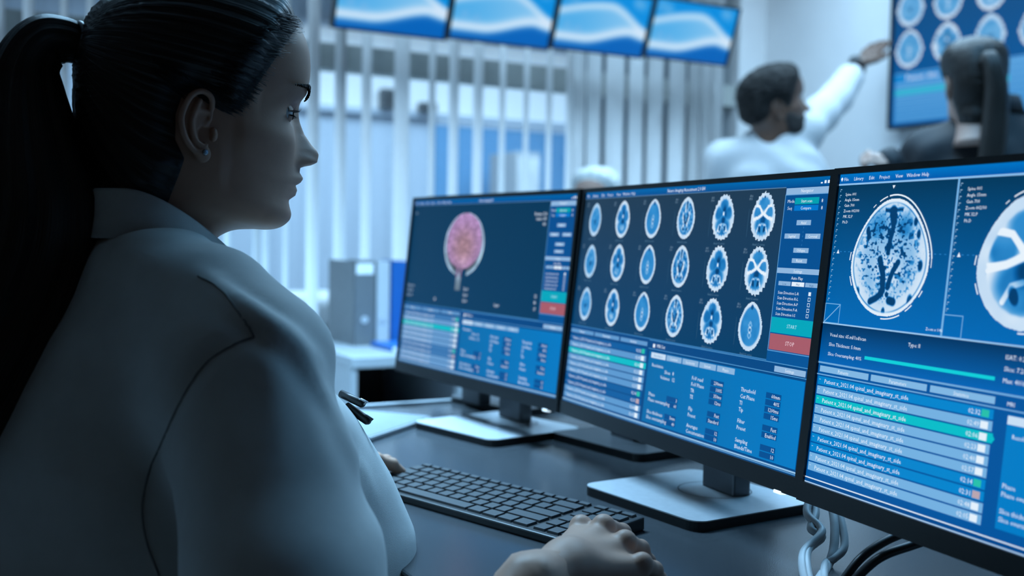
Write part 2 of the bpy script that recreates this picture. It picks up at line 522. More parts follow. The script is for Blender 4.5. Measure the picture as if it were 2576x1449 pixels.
def side_bar(ui):
    ui.rect(1664, 34, 1920, 690, (2, 76, 142), 2, (2, 84, 152))
    ui.rect(1668, 36, 1916, 60, (142, 182, 222), 3); ui.text('Navigator', 1792, 54, 18, TXTC, 5, 'c')
    ui.text('Mode', 1684, 92, 18); ui.rect(1727, 74, 1864, 98, (0, 160, 176), 4); ui.text('Start scan', 1795, 92, 16, TXTC, 5, 'c')
    ui.text('Seq', 1688, 118, 18); ui.rect(1727, 102, 1864, 122, (0, 120, 205), 4); ui.text('Compare', 1795, 118, 16, TXTC, 5, 'c')
    ui.text('8', 1878, 94, 20); ui.text('8', 1880, 120, 20)
    for x0, y0, x1, y1, t in ((1751, 157, 1833, 176, 'Axial'), (1689, 207, 1778, 226, 'Sagittal'), (1810, 207, 1894, 226, 'Coronal'), (1751, 260, 1838, 278, 'Oblique'), (1749, 299, 1836, 316, 'Reset')):
        ui.rect(x0, y0, x1, y1, (138, 178, 218), 4); ui.text(t, (x0 + x1) / 2, y1 - 4, 15, (236, 246, 255), 5, 'c')
    for k in range(5): ui.rect(1793, 182 + k * 16, 1795, 188 + k * 16, (60, 130, 190), 3)
    ui.rect(1668, 336, 1918, 356, (142, 182, 222), 3); ui.text('Settings', 1792, 352, 16, TXTC, 5, 'c')
    ui.text('Auto Play', 1792, 378, 17, TXTC, 5, 'c')
    for k in range(3):
        ui.rect(1686 + k * 78, 386, 1758 + k * 78, 402, (226, 240, 252) if k == 1 else (138, 178, 218), 4)
        ui.text(('Low', 'Mid', 'High')[k], 1722 + k * 78, 400, 13, (60, 110, 160), 5, 'c')
    for k in range(5):
        y = 424 + k * 20
        ui.text('Scan Direction ' + ('L-R', 'R-L', 'A-P', 'P-A', 'I-S')[k], 1690, y + 10, 16)
        ui.frame(1866, y - 5, 1880, y + 9, 2, (214, 232, 250), 4)
        if k == 0: ui.rect(1868, y - 3, 1878, y + 7, (226, 240, 252), 4)
    ui.rect(1670, 522, 1918, 580, (0, 166, 188), 4); ui.text('START', 1794, 558, 20, (170, 225, 240), 5, 'c')
    ui.rect(1672, 584, 1918, 644, (166, 92, 106), 4); ui.text('STOP', 1794, 622, 22, (240, 214, 226), 5, 'c')
    ui.frame(1666, 60, 1919, 650, 3, (96, 160, 214), 4)

def lower_panel(ui):
    ui.rect(812, 740, 1904, 1056, (0, 106, 170), 2, None, (0, 122, 196))
    ui.text('MRI Set', 872, 720, 22); ui.rect(838, 706, 856, 722, TXTC, 4)
    for k in range(5):
        x0 = 833 + k * 130
        ui.rect(x0, 744, x0 + 122, 768, (200, 222, 244) if k == 0 else (138, 180, 220), 4)
        ui.text(('Resolution', 'Contrast', 'Geometry', 'System', 'Physio')[k], x0 + 61, 762, 17, TXTC if k else (90, 150, 200), 5, 'c')
    ui.rect(1721, 702, 1903, 724, (142, 182, 222), 4); ui.text('Settings', 1812, 719, 17, TXTC, 5, 'c')
    def col(x, xf, items):
        for y, t, v in items:
            ui.text(t, x, y + 16, 23)
            if v: ui.rect(xf, y - 3, xf + 92, y + 19, (0, 78, 146), 4); ui.text(v, xf + 86, y + 16, 21, TXTC, 5, 'r')
    ui.text('Resolution', 850, 806, 22)
    ui.text('Slices', 1008, 826, 22, TXTC, 5, 'r'); ui.text('8', 1026, 826, 24)
    ui.text('Volumes', 1008, 852, 22, TXTC, 5, 'r'); ui.text('12', 1026, 852, 24)
    col(850, 1000, [(920, 'Phase', '3'), (944, 'Phase oversampling', '60'), (998, 'Slice thickness', '5mm'), (1022, 'Slice oversampling', '40')])
    col(1180, 1320, [(808, 'FoV read', '230mm'), (834, 'FoV Phase', '100%'), (860, 'TR', '350ms'), (886, 'TE', '12ms'), (936, 'Flip', 'Fast'), (962, 'Preset', 'Standard'), (1006, 'Averages', '12'), (1030, 'Concatenation', '10')])
    col(1530, 1690, [(808, 'Threshold', '60mm'), (834, 'Cut Phase', '40%'), (860, 'TI', '1200ms'), (886, 'Tip', '15ms'), (930, 'Filter', 'Fast'), (956, 'Preset', 'Enabled'), (1004, 'Sampling', '12'), (1030, 'Blends/Time', '10')])

def base_ui(ui, dark0, dark1):
    ui.rect(0, 0, 1920, 1080, (2, 72, 134), 0)
    ui.rect(0, 0, 1920, 32, (0, 104, 176), 1, (0, 78, 146)); ui.rect(0, 31, 1664, 34, (90, 130, 165), 2)
    ui.rect(0, 34, 1664, 688, dark0, 1, dark1)
    ui.rect(0, 684, 1664, 688, (60, 130, 190), 2); ui.rect(800, 690, 1920, 693, (80, 150, 205), 2); ui.rect(800, 728, 1920, 731, (80, 150, 205), 2)
    for k in range(3):
        x0 = (12, 272, 536)[k]; x1 = (260, 522, 786)[k]
        ui.rect(x0, 703, x1, 722, (96, 152, 204), 3); ui.text(('Patients', 'Parameters', 'Statistics')[k], (x0 + x1) / 2, 718, 17, TXTC, 5, 'c')
    ui.rect(0, 1064, 1920, 1070, (150, 195, 232), 2); ui.rect(0, 1072, 1920, 1076, (90, 150, 200), 2)
    side_bar(ui); lower_panel(ui)
    x = 18
    for t in ('File', 'Library', 'Edit', 'Project', 'View', 'Window', 'Help'):
        ui.text(t, x, 25, 20); x += 18 + 11 * len(t)
    for k, x in enumerate((1862, 1882, 1900)): ui.rect(x, 14 if k else 20, x + 11, 25, TXTC, 4)
ROW = 'Patient x_2021.04 spinal_and_imaginary_st_side'

def ui_grid(w, h):
    ui = UI(w, h); base_ui(ui, (30, 58, 82), (0, 62, 106))
    list_rows(ui, 734, 10, 2, (92, 152, 206), (4, 92, 160), ROW, 32.6)
    ui.text('Neuro Imaging Assessment 2.0 B4', 960, 24, 22, TXTC, 5, 'c')
    kinds = [1, 2, 3, 4, 5, 6]
    for r, cy in enumerate((141, 353, 570)):
        for c, cx in enumerate((134, 420, 706, 986, 1270, 1540)):
            k = kinds[c] if not (r == 2 and c == 5) else 3
            sc_, mk = scan(k, 40, 52, 10 * c + (r if r < 2 else 3))
            hw = (66, 72, 72, 74, 80, 80)[c]; hh = (86, 92, 92, 94, 97, 98)[c]
            ui.image(cx - hw * 1.06, cy - hh * 1.06, cx + hw * 1.06, cy + hh * 1.06, sc_, mk, 3)
            ui.text('SE:%d' % (c + 1), cx - 100, cy - 78, 13, (120, 150, 175), 4); ui.text('IM:%d' % (r * 6 + c), cx - 102, cy - 66, 13, (110, 140, 165), 4)
            ui.rect(cx - 96, cy - 30, cx - 94, cy + 80, (50, 90, 120), 3)
            ui.text('Axial t2 series', cx - 48, cy + hh + 16, 14, (80, 120, 150), 4)
    return ui

def ui_brain(w, h):
    ui = UI(w, h); base_ui(ui, (2, 54, 88), (2, 58, 96))
    list_rows(ui, 734, 10, 2, (104, 156, 206), (60, 120, 178), ROW, 32.6)
    ui.rect(380, 734, 700, 1058, (40, 100, 160), 1)
    ui.text('Neuro Imaging 3D', 960, 24, 22, TXTC, 5, 'c')
    nx, ny = 120, 132
    rs = np.random.RandomState(5)
    X, Y = np.meshgrid(np.linspace(-1.08, 1.08, nx), np.linspace(1.08, -1.5, ny))
    rho = np.sqrt(X ** 2 + np.where(Y > 0, Y, Y * 1.02) ** 2)
    stem = (np.abs(X + .1) < .13) & (Y < -.7) & (Y > -1.42)
    n1 = vnoise(ny, nx, 14, 12, rs); n2 = vnoise(ny, nx, 34, 28, rs)
    base = np.zeros((ny, nx, 3)) + np.array([150, 180, 205])
    base = base * (0.45 + 0.75 * sst(.80, .98, rho))[..., None] * (0.85 + 0.3 * n1[..., None])
    pink = np.array([178, 140, 190]) + (np.array([172, 134, 148]) - np.array([178, 140, 190])) * sst(.9, .1, np.hypot(X, Y + .05))[..., None]
    pink = pink * (0.80 + 0.36 * n2[..., None]) + 26 * (np.exp(-((X - .05) ** 2 + (Y + .55) ** 2) / .03)[..., None])
    pm = ((np.hypot(X / .88, (Y - .12) / .86) < 1.0 + 0.06 * (n1 - .5)) & (Y > -.72)) | ((np.abs(X - .02) < .05) & (Y > -1.0) & (Y < -.6)) | ((np.abs(X + .2) < .05) & (Y > -1.0) & (Y < -.6))
    rgb = np.where(pm[..., None], pink, base)
    grid = ((np.arange(ny)[:, None] % 6 == 0) | (np.arange(nx)[None] % 6 == 0)) & pm
    rgb = np.where(grid[..., None], rgb * .86, rgb)
    mask = (rho < 1.0) & ~((Y < -.55) & (rho > .80) & (np.abs(X) < .25)) | stem
    fade = (1 - 0.45 * sst(-.5, -1.4, Y))[..., None]
    ui.image(468, 70, 1012, 590, np.clip(rgb * fade, 0, 255), mask, 3)
    for k, t in enumerate(('Rotate 12.4', 'Scale 1.05', 'x/y')): ui.text(t, 1640, 112 + k * 27, 26, TXTC, 5, 'r')
    for k, t in enumerate(('Exposure', 'Gain 40', 'Slices 8')): ui.text(t, 30, 574 + k * 32, 26, (170, 190, 210))
    for k in range(3): ui.text(('Dx', 'Dy', 'Dz')[k] + ' 4', 800, 566 + k * 36, 26); ui.text(('22', '81', '17')[k], 1600, 566 + k * 36, 26)
    ui.text('3D', 420, 648, 26); ui.text('Layer', 1180, 640, 26); ui.text('ID', 40, 92, 24, (150, 175, 195))
    return ui

def ui_pair(w, h):
    ui = UI(w, h)
    ui.rect(0, 0, 1920, 1080, (0, 84, 158), 0)
    ui.rect(0, 0, 1920, 33, (0, 118, 200), 1, (0, 90, 172))
    ui.rect(0, 33, 1920, 39, (140, 192, 236), 3)
    x = 26
    ui.poly([(14, 10), (20, 16), (14, 26), (8, 16)], TXTC, 4)
    for t in ('File', 'Library', 'Edit', 'Project', 'View', 'Window', 'Help'):
        ui.text(t, x, 24, 17); x += 17 + 8.4 * len(t)
    ui.rect(0, 39, 1920, 517, (2, 56, 92), 1, (0, 106, 184))
    for xd in (555, 1108, 1660): ui.rect(xd - 4, 39, xd + 4, 517, (116, 176, 226), 3)
    for p in range(3):
        ox = 552 * p
        for k in range(20):
            y = 52 + k * 20
            ui.rect(ox + 12, y, ox + 20, y + 2.5, (150, 190, 220), 3); ui.rect(ox + 11, y + 4, ox + 14, y + 10, (110, 160, 200), 3)
        for k, t in enumerate(('Spine 001', 'Angle 15mm', 'Gain 700', 'Zoom 002/00', 'MK 32.P', 'Ph.D')):
            ui.text(t, ox + 42, 76 + k * 19.2, 14.5)
        ui.poly([(ox + 270, 48), (ox + 283, 48), (ox + 276, 59)], TXTC, 4)
        ui.poly([(ox + 30, 276), (ox + 44, 276), (ox + 37, 262)], TXTC, 4)
        for k in range(24):
            xx = ox + 46 + k * 21
            ui.rect(xx, 268, xx + 8, 270.5, (40, 130, 200), 2)
        ui.frame(ox + 2, 450, ox + 82, 519, 3, (110, 172, 224), 3)
        if p == 0: ui.line([(4, 517), (80, 453)], 3, (130, 186, 232), 3)
        ui.text('Zoom x 1/4k', ox + 490, 505, 13)
        cx, cy = ox + 291, 284
        kind = 'big' if p != 1 else 6
        hw, hh = (184, 194)
        sc_, mk = scan(kind, 170, 180, 21 + p)
        ui.image(cx - hw * 1.06, cy - hh * 1.06, cx + hw * 1.06, cy + hh * 1.06, sc_, mk, 3)
        def arc(a0, a1, k, t):
            pts = []
            for j in range(17):
                a = math.radians(a0 + (a1 - a0) * j / 16)
                yy = math.sin(a); wv = 1 - 0.16 * float(sst(-0.3, 1.0, np.array(yy)))
                pts.append((cx + hw * k * wv * math.cos(a), cy - hh * k * yy))
            ui.line(pts, t, (226, 240, 252), 4)
        arc(0, 100, 1.055, 5); arc(103, 116, 1.055, 4); arc(122, 127, 1.06, 3); arc(176, 184, 1.04, 4); arc(-8, 0, 1.05, 3)
        arc(-30, -37, 1.04, 4); arc(-48, -58, 1.03, 4); arc(-66, -92, 1.035, 4); arc(200, 210, 1.03, 4)
    ui.rect(0, 517, 1920, 522, (150, 196, 236), 3)
    ui.rect(0, 522, 1920, 655, (0, 52, 98), 2, (0, 100, 182))
    ui.text('Voxel size: 65.ml/1sd/scan', 46, 564, 17.5); ui.text('Slice Thickness: 5.0mm', 46, 597, 17.5); ui.text('Slice Oversampling: 40%', 46, 630, 17.5)
    ui.text('Type: II', 424, 562, 17.5)
    ui.rect(232, 613, 777, 624, (14, 206, 216), 4)
    for k, t in enumerate(('ISAT: 0.2', 'Slice: 7.2/64', 'Max: 40/d')): ui.text(t, 806, 560 + 33 * k, 19)
    ui.rect(0, 655, 1920, 661, (110, 168, 218), 3)
    for k in range(3):
        x0 = (12, 272, 536)[k]; x1 = (260, 522, 786)[k]
        ui.rect(x0, 669, x1, 690, (128, 182, 226), 3); ui.text(('Patients', 'Parameters', 'Statistics')[k], (x0 + x1) / 2, 686, 17, TXTC, 5, 'c')
    ui.rect(0, 697, 1920, 701, (110, 168, 218), 3); ui.text('MRI', 830, 688, 17)
    list_rows(ui, 706, 10, 2, (116, 176, 224), (0, 132, 204), ROW, 33.4, 786)
    ui.poly([(792, 778), (800, 788), (792, 798)], (4, 188, 200), 2)
    ui.rect(836, 712, 1900, 1030, (0, 124, 198), 2)
    for k in range(5): ui.rect(838 + k * 130, 714, 962 + k * 130, 738, (200, 222, 244) if k == 0 else (138, 180, 220), 4)
    ui.text('Resolution', 860, 776, 18)
    for k, (y, t) in enumerate(((905, 'Phase'), (928, 'Phase oversampling'), (975, 'Slice thickness'), (998, 'Slice oversampling'))):
        ui.text(t, 846, y + 10, 20); ui.rect(1010, y - 6, 1100, y + 14, (0, 84, 156), 4)
    ui.rect(0, 1059, 1920, 1063, (214, 230, 246), 3); ui.rect(0, 1063, 1920, 1075, (0, 72, 140), 3); ui.rect(0, 1075, 1920, 1079, (170, 204, 236), 3)
    return ui

def ui_joint(w, h, sd):
    ui = UI(w, h)
    nx, ny = 72, 44
    u, v = np.meshgrid(np.linspace(0, 1, nx), np.linspace(0, 1, ny))
    y1 = 0.36 - 0.17 * np.sin(np.clip((u - .02) / .98, 0, 1) * PI * 0.86) + 0.30 * sst(.55, 1.05, u) + 0.02
    y2 = 0.80 - 0.20 * sst(.30, .85, u) + .05 * sst(.8, 1, u)
    top = np.exp(-((v - y1) / .07) ** 2); low = np.exp(-((v - y2) / .085) ** 2)
    ins = sst(0, .03, v - y1) * (1 - sst(-.02, .03, v - y2 - .04))
    rgb = np.zeros((ny, nx, 3)) + np.array([4, 140, 222])
    under = sst(.0, .05, v - y2 - .05)[..., None]
    rgb = rgb * (1 - under) + np.array([0, 98, 186]) * under
    fill = (0.45 + 0.35 * sst(0, 1, u)) * ins
    rgb = rgb + (np.array([168, 210, 242]) - rgb) * fill[..., None]
    band = np.clip(top * 0.85 + low * 0.95 * 1.0, 0, 1)[..., None]
    rgb = rgb + (np.array([206, 228, 248]) - rgb) * band
    for cx, cy, r in ((.08, .12, .10), (.17, .16, .07), (.90, .13, .08), (.84, .1, .06), (.12, .62, .05), (.24, .66, .05)):
        g = np.exp(-((u - cx) ** 2 + ((v - cy) * .6) ** 2) / (r * r * .6))[..., None]
        rgb = rgb + (np.array([120, 180, 230]) - rgb) * g * 0.6
    ui.image(0, 0, 1920, 1080, rgb, np.ones((ny, nx), bool), 0)
    return ui

def ui_wall(w, h):
    ui = UI(w, h)
    ui.rect(0, 0, 1920, 1080, (0, 96, 170), 0)
    ui.rect(0, 0, 1920, 800, (10, 58, 96), 1, (0, 84, 150))
    for r, cy in enumerate((20, 238, 456, 674)):
        for c, cx in enumerate((106, 345, 600, 850, 1100, 1350, 1600)):
            sc_, mk = scan((3, 2, 1, 3, 2, 1, 3)[(c + r) % 7], 22, 26, 60 + 7 * r + c)
            g_ = np.array([0.0, 0.0, 0.0]) if False else 1.0
            if cy < 100: continue
            ui.image(cx - 100, cy - 110, cx + 100, cy + 110, 255 - (255 - sc_) * 0.82, mk, 3)
    ui.rect(20, 800, 900, 1060, (96, 166, 222), 2, (70, 146, 208))
    for k in range(8): ui.rect(20, 806 + k * 31, 900, 812 + k * 31, (20, 120, 196), 3)
    ui.rect(20, 806, 480, 850, (16, 132, 206), 4); ui.text('Patient data', 90, 842, 44)
    ui.rect(20, 886, 720, 918, (48, 176, 208), 4)
    ui.rect(960, 800, 1900, 1060, (0, 124, 204), 2)
    ui.rect(980, 830, 1500, 880, (170, 208, 240), 4); ui.rect(990, 910, 1300, 930, (120, 180, 228), 4); ui.rect(990, 1000, 1400, 1030, (120, 180, 228), 4)
    return ui
# ------------------------------------------------------------------ pixel rays (only to place things at their real distance)
def ray(px, py):
    a = px - 1288.0; b = 724.5 - py
    x = (cr_ * a - sr_ * b) / F_PX; u = (sr_ * a + cr_ * b) / F_PX
    return np.array([x, c_ - s_ * u, s_ + c_ * u])
def onz(px, py, z):
    r = ray(px, py); q = r * ((z - CAMZ) / r[2]); return Vector((q[0], q[1], z))
def atd(px, py, d):
    r = ray(px, py); q = r * (d / r[1]); return Vector((q[0], q[1], q[2] + CAMZ))
DESK = 0.735

# ------------------------------------------------------------------ materials
M_WALL = mat('wall_paint', (0.80, 0.81, 0.82), 0.7, noise=0.03, nscale=6, bump=0.05, bscale=300)
M_CEIL = mat('ceiling_paint', (0.74, 0.75, 0.76), 0.8, noise=0.03)
M_FLOOR = mat('floor_vinyl', (0.30, 0.31, 0.33), 0.35, noise=0.12, nscale=12)
M_FRAME = mat('grey_frame', (0.42, 0.44, 0.42), 0.5, noise=0.06)
M_SLAT = mat('slat_fabric', (0.78, 0.79, 0.80), 0.75, noise=0.03, nscale=80, bump=0.1, bscale=900)
M_BLACK = mat('black_plastic', (0.012, 0.013, 0.014), 0.42, noise=0.15, nscale=400, spec=0.4)
M_DKGREY = mat('dark_grey_plastic', (0.05, 0.055, 0.06), 0.45, noise=0.1, nscale=200)
M_ALU = mat('brushed_silver', (0.64, 0.66, 0.69), 0.30, 0.35, noise=0.05, nscale=120)
M_NECK = mat('graphite_metal', (0.10, 0.105, 0.115), 0.38, 0.6, noise=0.06)
M_DESK = mat('desk_laminate', (0.055, 0.06, 0.066), 0.20, noise=0.10, nscale=260, spec=0.65, bump=0.05, bscale=800)
M_EDGE = mat('desk_edge', (0.36, 0.38, 0.40), 0.35, 0.3, noise=0.04)
M_CAB = mat('cabinet_white', (0.46, 0.48, 0.50), 0.5, noise=0.03)
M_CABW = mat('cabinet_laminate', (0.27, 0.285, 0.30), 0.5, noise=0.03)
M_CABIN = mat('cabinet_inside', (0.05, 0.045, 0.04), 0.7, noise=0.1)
M_KEY = mat('key_plastic', (0.018, 0.020, 0.023), 0.5, noise=0.15, nscale=300)
M_CABLEW = mat('cable_grey', (0.55, 0.56, 0.57), 0.45, noise=0.06)
M_CABLEB = mat('cable_black', (0.012, 0.012, 0.013), 0.4, noise=0.1)
M_PAPER = mat('paper_white', (0.78, 0.78, 0.78), 0.7, noise=0.04)
M_PINK = mat('folder_pink', (0.72, 0.56, 0.62), 0.6, noise=0.04)
M_BGREY = mat('binder_grey', (0.13, 0.14, 0.15), 0.5, noise=0.06)
M_BBLUE = mat('binder_blue', (0.008, 0.10, 0.34), 0.45, noise=0.06)
M_BOOKB = mat('folder_grey', (0.17, 0.19, 0.21), 0.45, noise=0.05)
M_WBLUE = mat('blue_wall_panel', (0.13, 0.36, 0.62), 0.5, noise=0.04)
M_WPALE = mat('pale_wall', (0.62, 0.70, 0.80), 0.6, noise=0.04)
M_SHEET = mat('bed_sheet', (0.78, 0.79, 0.80), 0.8, noise=0.08, nscale=20)
def glass_mat():
    m = bpy.data.materials.new('clear_glass'); m.use_nodes = True
    nt = m.node_tree; out = nt.nodes['Material Output']
    for n in list(nt.nodes):
        if n != out: nt.nodes.remove(n)
    t = nt.nodes.new('ShaderNodeBsdfTransparent'); t.inputs['Color'].default_value = (0.95, 0.97, 0.98, 1)
    g = nt.nodes.new('ShaderNodeBsdfGlossy'); g.inputs['Roughness'].default_value = 0.03
    mx = nt.nodes.new('ShaderNodeMixShader'); mx.inputs['Fac'].default_value = 0.05
    nt.links.new(t.outputs[0], mx.inputs[1]); nt.links.new(g.outputs[0], mx.inputs[2]); nt.links.new(mx.outputs[0], out.inputs['Surface'])
    return m
M_GLASS = glass_mat()

# ------------------------------------------------------------------ the room (its meshes are in the room frame)
def room_obj(o):
    o.location = (CX, CY, 0); o.rotation_euler = (0, 0, ROOM_ROT); return o
def struct(name, bm, m):
    o = room_obj(bm_obj(name, bm, m)); o['kind'] = 'structure'; return o
bm = bmesh.new(); add_box(bm, -7, 0.12, -7, 3.5, -0.1, 0); add_box(bm, 0.12, 2.0, 0.12, 3.5, -0.1, 0); struct('floor', bm, M_FLOOR)
bm = bmesh.new(); add_box(bm, -7, 0.12, -3.6, 3.5, 2.75, 2.85); add_box(bm, 0.12, 2.0, 0.12, 3.5, 2.75, 2.85); struct('ceiling', bm, M_CEIL)
bm = bmesh.new(); add_box(bm, 0, 0.12, -5.5, 0.12, 0, 2.75); struct('wall_right', bm, M_WALL)
bm = bmesh.new(); add_box(bm, -7, 0, 0, 0.12, 2.45, 2.75); add_box(bm, -0.16, 0, 0, 0.12, 0, 2.45); add_box(bm, -7, -0.16, 0, 0.12, 0, 0.08)
struct('wall_back', bm, M_WALL)
bm = bmesh.new(); add_box(bm, -7, 2.0, 3.4, 3.5, 0, 2.75); struct('wall_far', bm, M_WPALE)
bm = bmesh.new(); add_box(bm, 1.88, 2.0, 0.12, 3.4, 0, 2.75); struct('wall_side', bm, M_WPALE)
bm = bmesh.new(); add_box(bm, -0.87, 0.12, 0.30, 0.36, 0, 2.75); struct('slat_gap_backing', bm, mat('slat_gap_dark', (0.10, 0.13, 0.16), 0.7, noise=0.05))  # added dark board behind the right blind, so the slat gaps go dark
# glazed partition
win = bpy.data.objects.new('window_1', None); COL.objects.link(win); room_obj(win); win['kind'] = 'structure'
box('transom', -7, -0.16, 0.02, 0.10, 1.685, 1.785, M_FRAME, win, 0.004)
box('window_frame', -7, -0.16, 0.03, 0.10, 2.40, 2.45, M_FRAME, win)
xs = [-7.0, -5.4, -4.2, -3.0, -1.1, -0.16]
for x in (-5.4, -4.2):
    box('mullion', x - 0.02, x + 0.02, 0.03, 0.10, 0.08, 2.42, M_FRAME, win)
for x0, x1 in ((-7, -5.42), (-5.38, -4.22), (-4.18, -0.16)):
    box('pane', x0, x1, 0.058, 0.066, 0.08, 1.685, M_GLASS, win)
    box('pane', x0, x1, 0.058, 0.066, 1.785, 2.40, M_GLASS, win)
# ceiling lights of this room and the room beyond; two house the added fills
for nm, a, b, sx, sy, lab in (('ceiling_light', -0.9, -1.3, 2.0, 1.6, 'large flat ceiling light above the pointing person in a white coat'),
                              ('ceiling_light', -2.9, -1.6, 1.3, 1.0, 'smaller flat fill light, unseen, added nearer the window blinds for the desk'),
                              ('ceiling_light', None, None, 1.0, 1.0, 'square fill light, unseen, added above the far side of the monitor desk'),
                              ('ceiling_light', -0.9, 1.7, 4.3, 1.9, 'long ceiling light in the room beyond the glass')):
    t = thing(nm, lab, 'ceiling light', R(a, b, 2.67) if a is not None else (1.20, 2.15, 2.67), ROOM_ROT)
    bm = bmesh.new()
    for x0, x1, y0, y1 in ((-sx / 2 - .03, sx / 2 + .03, -sy / 2 - .03, -sy / 2), (-sx / 2 - .03, sx / 2 + .03, sy / 2, sy / 2 + .03), (-sx / 2 - .03, -sx / 2, -sy / 2, sy / 2), (sx / 2, sx / 2 + .03, -sy / 2, sy / 2)):
        add_box(bm, x0, x1, y0, y1, -0.02, 0.08)
    bm_obj('light_frame', bm, M_CAB, t)
    box('diffuser', -sx / 2, sx / 2, -sy / 2, sy / 2, 0.0, 0.02, mat('light_diffuser', (0.8, 0.85, 0.9), 0.5, emit=(0.6, 0.8, 1.0), estr=1.5), t)

# ------------------------------------------------------------------ room beyond the glass
bp = thing('wall_panel', 'saturated blue wall panel beyond the glass, seen between the blind slats', 'panel', R(0.42, 3.36), ROOM_ROT)
box('panel_board', -0.60, 0.60, -0.02, 0.02, 0.02, 1.88, M_WBLUE, bp, 0.005)
box('panel_rail', -0.60, 0.60, -0.03, 0.02, 1.88, 1.91, M_WPALE, bp)
bl = thing('wall_panel', 'bright backlit panel high on the far wall beyond the glass', 'light panel', R(-0.05, 3.36), ROOM_ROT)
box('lit_face', -1.15, 1.2, -0.03, 0.0, 1.96, 2.50, mat('lit_panel', (0.9, 0.93, 0.95), 0.5, emit=(0.55, 0.72, 0.85), estr=0.3), bl)
bm = bmesh.new(); add_box(bm, -1.19, 1.24, -0.04, 0.03, 1.92, 1.96); add_box(bm, -1.19, 1.24, -0.04, 0.03, 2.50, 2.54); bm_obj('panel_frame', bm, M_WPALE, bl)
wc = thing('supply_cabinet', 'tall white supply cabinet beyond the glass in front of the blue panel', 'cabinet', R(0.25, 2.9), ROOM_ROT)
box('cabinet_body', -0.10, 0.10, -0.2, 0.2, 0.0, 1.66, M_CAB, wc, 0.008)
box('cabinet_door', -0.09, 0.09, -0.215, -0.2, 0.06, 1.62, M_SHEET, wc, 0.004)
eb = thing('examination_bed', 'white examination bed beyond the glass behind the binder cabinet', 'bed', R(-2.0, 1.5), ROOM_ROT)
box('mattress', -0.95, 0.95, -0.35, 0.35, 0.60, 0.74, M_SHEET, eb, 0.05, 3, smooth=True)
box('bed_frame', -0.92, 0.92, -0.33, 0.33, 0.50, 0.60, M_FRAME, eb, 0.01)
for x in (-0.85, 0.85):
    for y in (-0.28, 0.28): box('leg', x - .025, x + .025, y - .025, y + .025, 0, 0.5, M_ALU, eb)
for a, z, w_, h_, lab in ((-0.577, 2.03, 0.13, 0.14, 'dark square wall device beyond the glass, left of the pair'), (-0.275, 1.99, 0.13, 0.07, 'small dark wall device beyond the glass, right of the pair')):
    t = thing('wall_device', lab, 'device', R(a, 3.29, z), ROOM_ROT, 'dark wall devices beyond the glass')
    box('housing', -w_ / 2, w_ / 2, -0.05, 0.03, -h_ / 2, h_ / 2, M_BGREY, t, 0.01)
    box('front_plate', -w_ / 2.6, w_ / 2.6, -0.056, -0.05, -h_ / 2.8, h_ / 2.8, M_DKGREY, t)

# ------------------------------------------------------------------ vertical blinds
def slat_mesh(width, z0, z1):
    V, Fc = [], []
    n = 6
    for side in (0, 1):
        for z in (z0, z1):
            for i in range(n + 1):
                x = (i / n - 0.5) * width
                y = 0.010 * (1 - (2 * i / n - 1) ** 2) + (0.0008 if side else -0.0008)
                V.append((x, y, z))
    def ix(s, k, i): return s * 2 * (n + 1) + k * (n + 1) + i
    for i in range(n):
        Fc.append((ix(0, 0, i), ix(0, 0, i + 1), ix(0, 1, i + 1), ix(0, 1, i)))
        Fc.append((ix(1, 0, i + 1), ix(1, 0, i), ix(1, 1, i), ix(1, 1, i + 1)))
        for k in (0, 1): Fc.append((ix(0, k, i), ix(0, k, i + 1), ix(1, k, i + 1), ix(1, k, i)))
    for i in (0, n): Fc.append((ix(0, 0, i), ix(0, 1, i), ix(1, 1, i), ix(1, 0, i)))
    return V, Fc
SLATW = 0.1
slv, slf = slat_mesh(SLATW, 0.04, 2.40)
slat_me = None
def wall_a(px, b, z):
    """position along the wall (a) where the sight line of pixel column px meets the plane b"""
    best = None
    lo_, hi_ = -6.0, 0.0
    for _ in range(50):
        mid = (lo_ + hi_) / 2; q = R(mid, b)
        xx = F_PX * q.x / q.y + 1288 + 0.017 * (724 - 300)
        if xx < px: lo_ = mid
        else: hi_ = mid
    return (lo_ + hi_) / 2
def blind(label, cols, branch, a0, a1):
    global slat_me
    t = thing('vertical_blind', label, 'blind', R((a0 + a1) / 2, -0.09), ROOM_ROT, 'vertical blinds at the glass partition')
    half = (a1 - a0) / 2
    box('headrail', -half, half, -0.03, 0.03, 2.42, 2.47, M_CAB, t, 0.004)
    for px, w in cols:
        a = wall_a(px, -0.09, 1.4); q = R(a, -0.09)
        k = q.x / q.y; want = w * q.y / F_PX / SLATW
        best = min((abs(math.cos(ps) - k * math.sin(ps) - want), ps) for ps in np.radians(np.arange(40, 100, 0.5) if branch > 0 else np.arange(-70, 0, 0.5)))[1]
        if slat_me is None:
            o = mesh_obj('slat', slv, slf, M_SLAT, t, True); slat_me = o.data
        else:
            o = bpy.data.objects.new('slat', slat_me); COL.objects.link(o); o.parent = t
        o.location = (a - (a0 + a1) / 2, 0, 0)
        o.rotation_euler = (0, 0, best - ROOM_ROT)
left_cols = [(-140, 24), (-66, 24), (8, 22), (80, 28), (169, 18), (235, 20), (300, 22), (365, 20), (430, 20), (500, 18), (577, 14), (651, 16), (674, 14), (725, 11), (791, 30), (859, 28), (924, 24),
             (1012, 38), (1088, 15), (1142, 24), (1203, 24), (1264, 13), (1324, 11), (1381, 12), (1432, 17)]
right_cols = [(1456, 28), (1492, 36), (1544, 47), (1597, 38), (1645, 40), (1699, 43), (1742, 30), (1771, 22), (1799, 22)]
blind('open white vertical blind left of the seated person behind the monitors', left_cols, 1, -3.75, -1.09)
blind('half closed vertical blind beside the pointing person in a white coat', right_cols, -1, -1.06, -0.2)

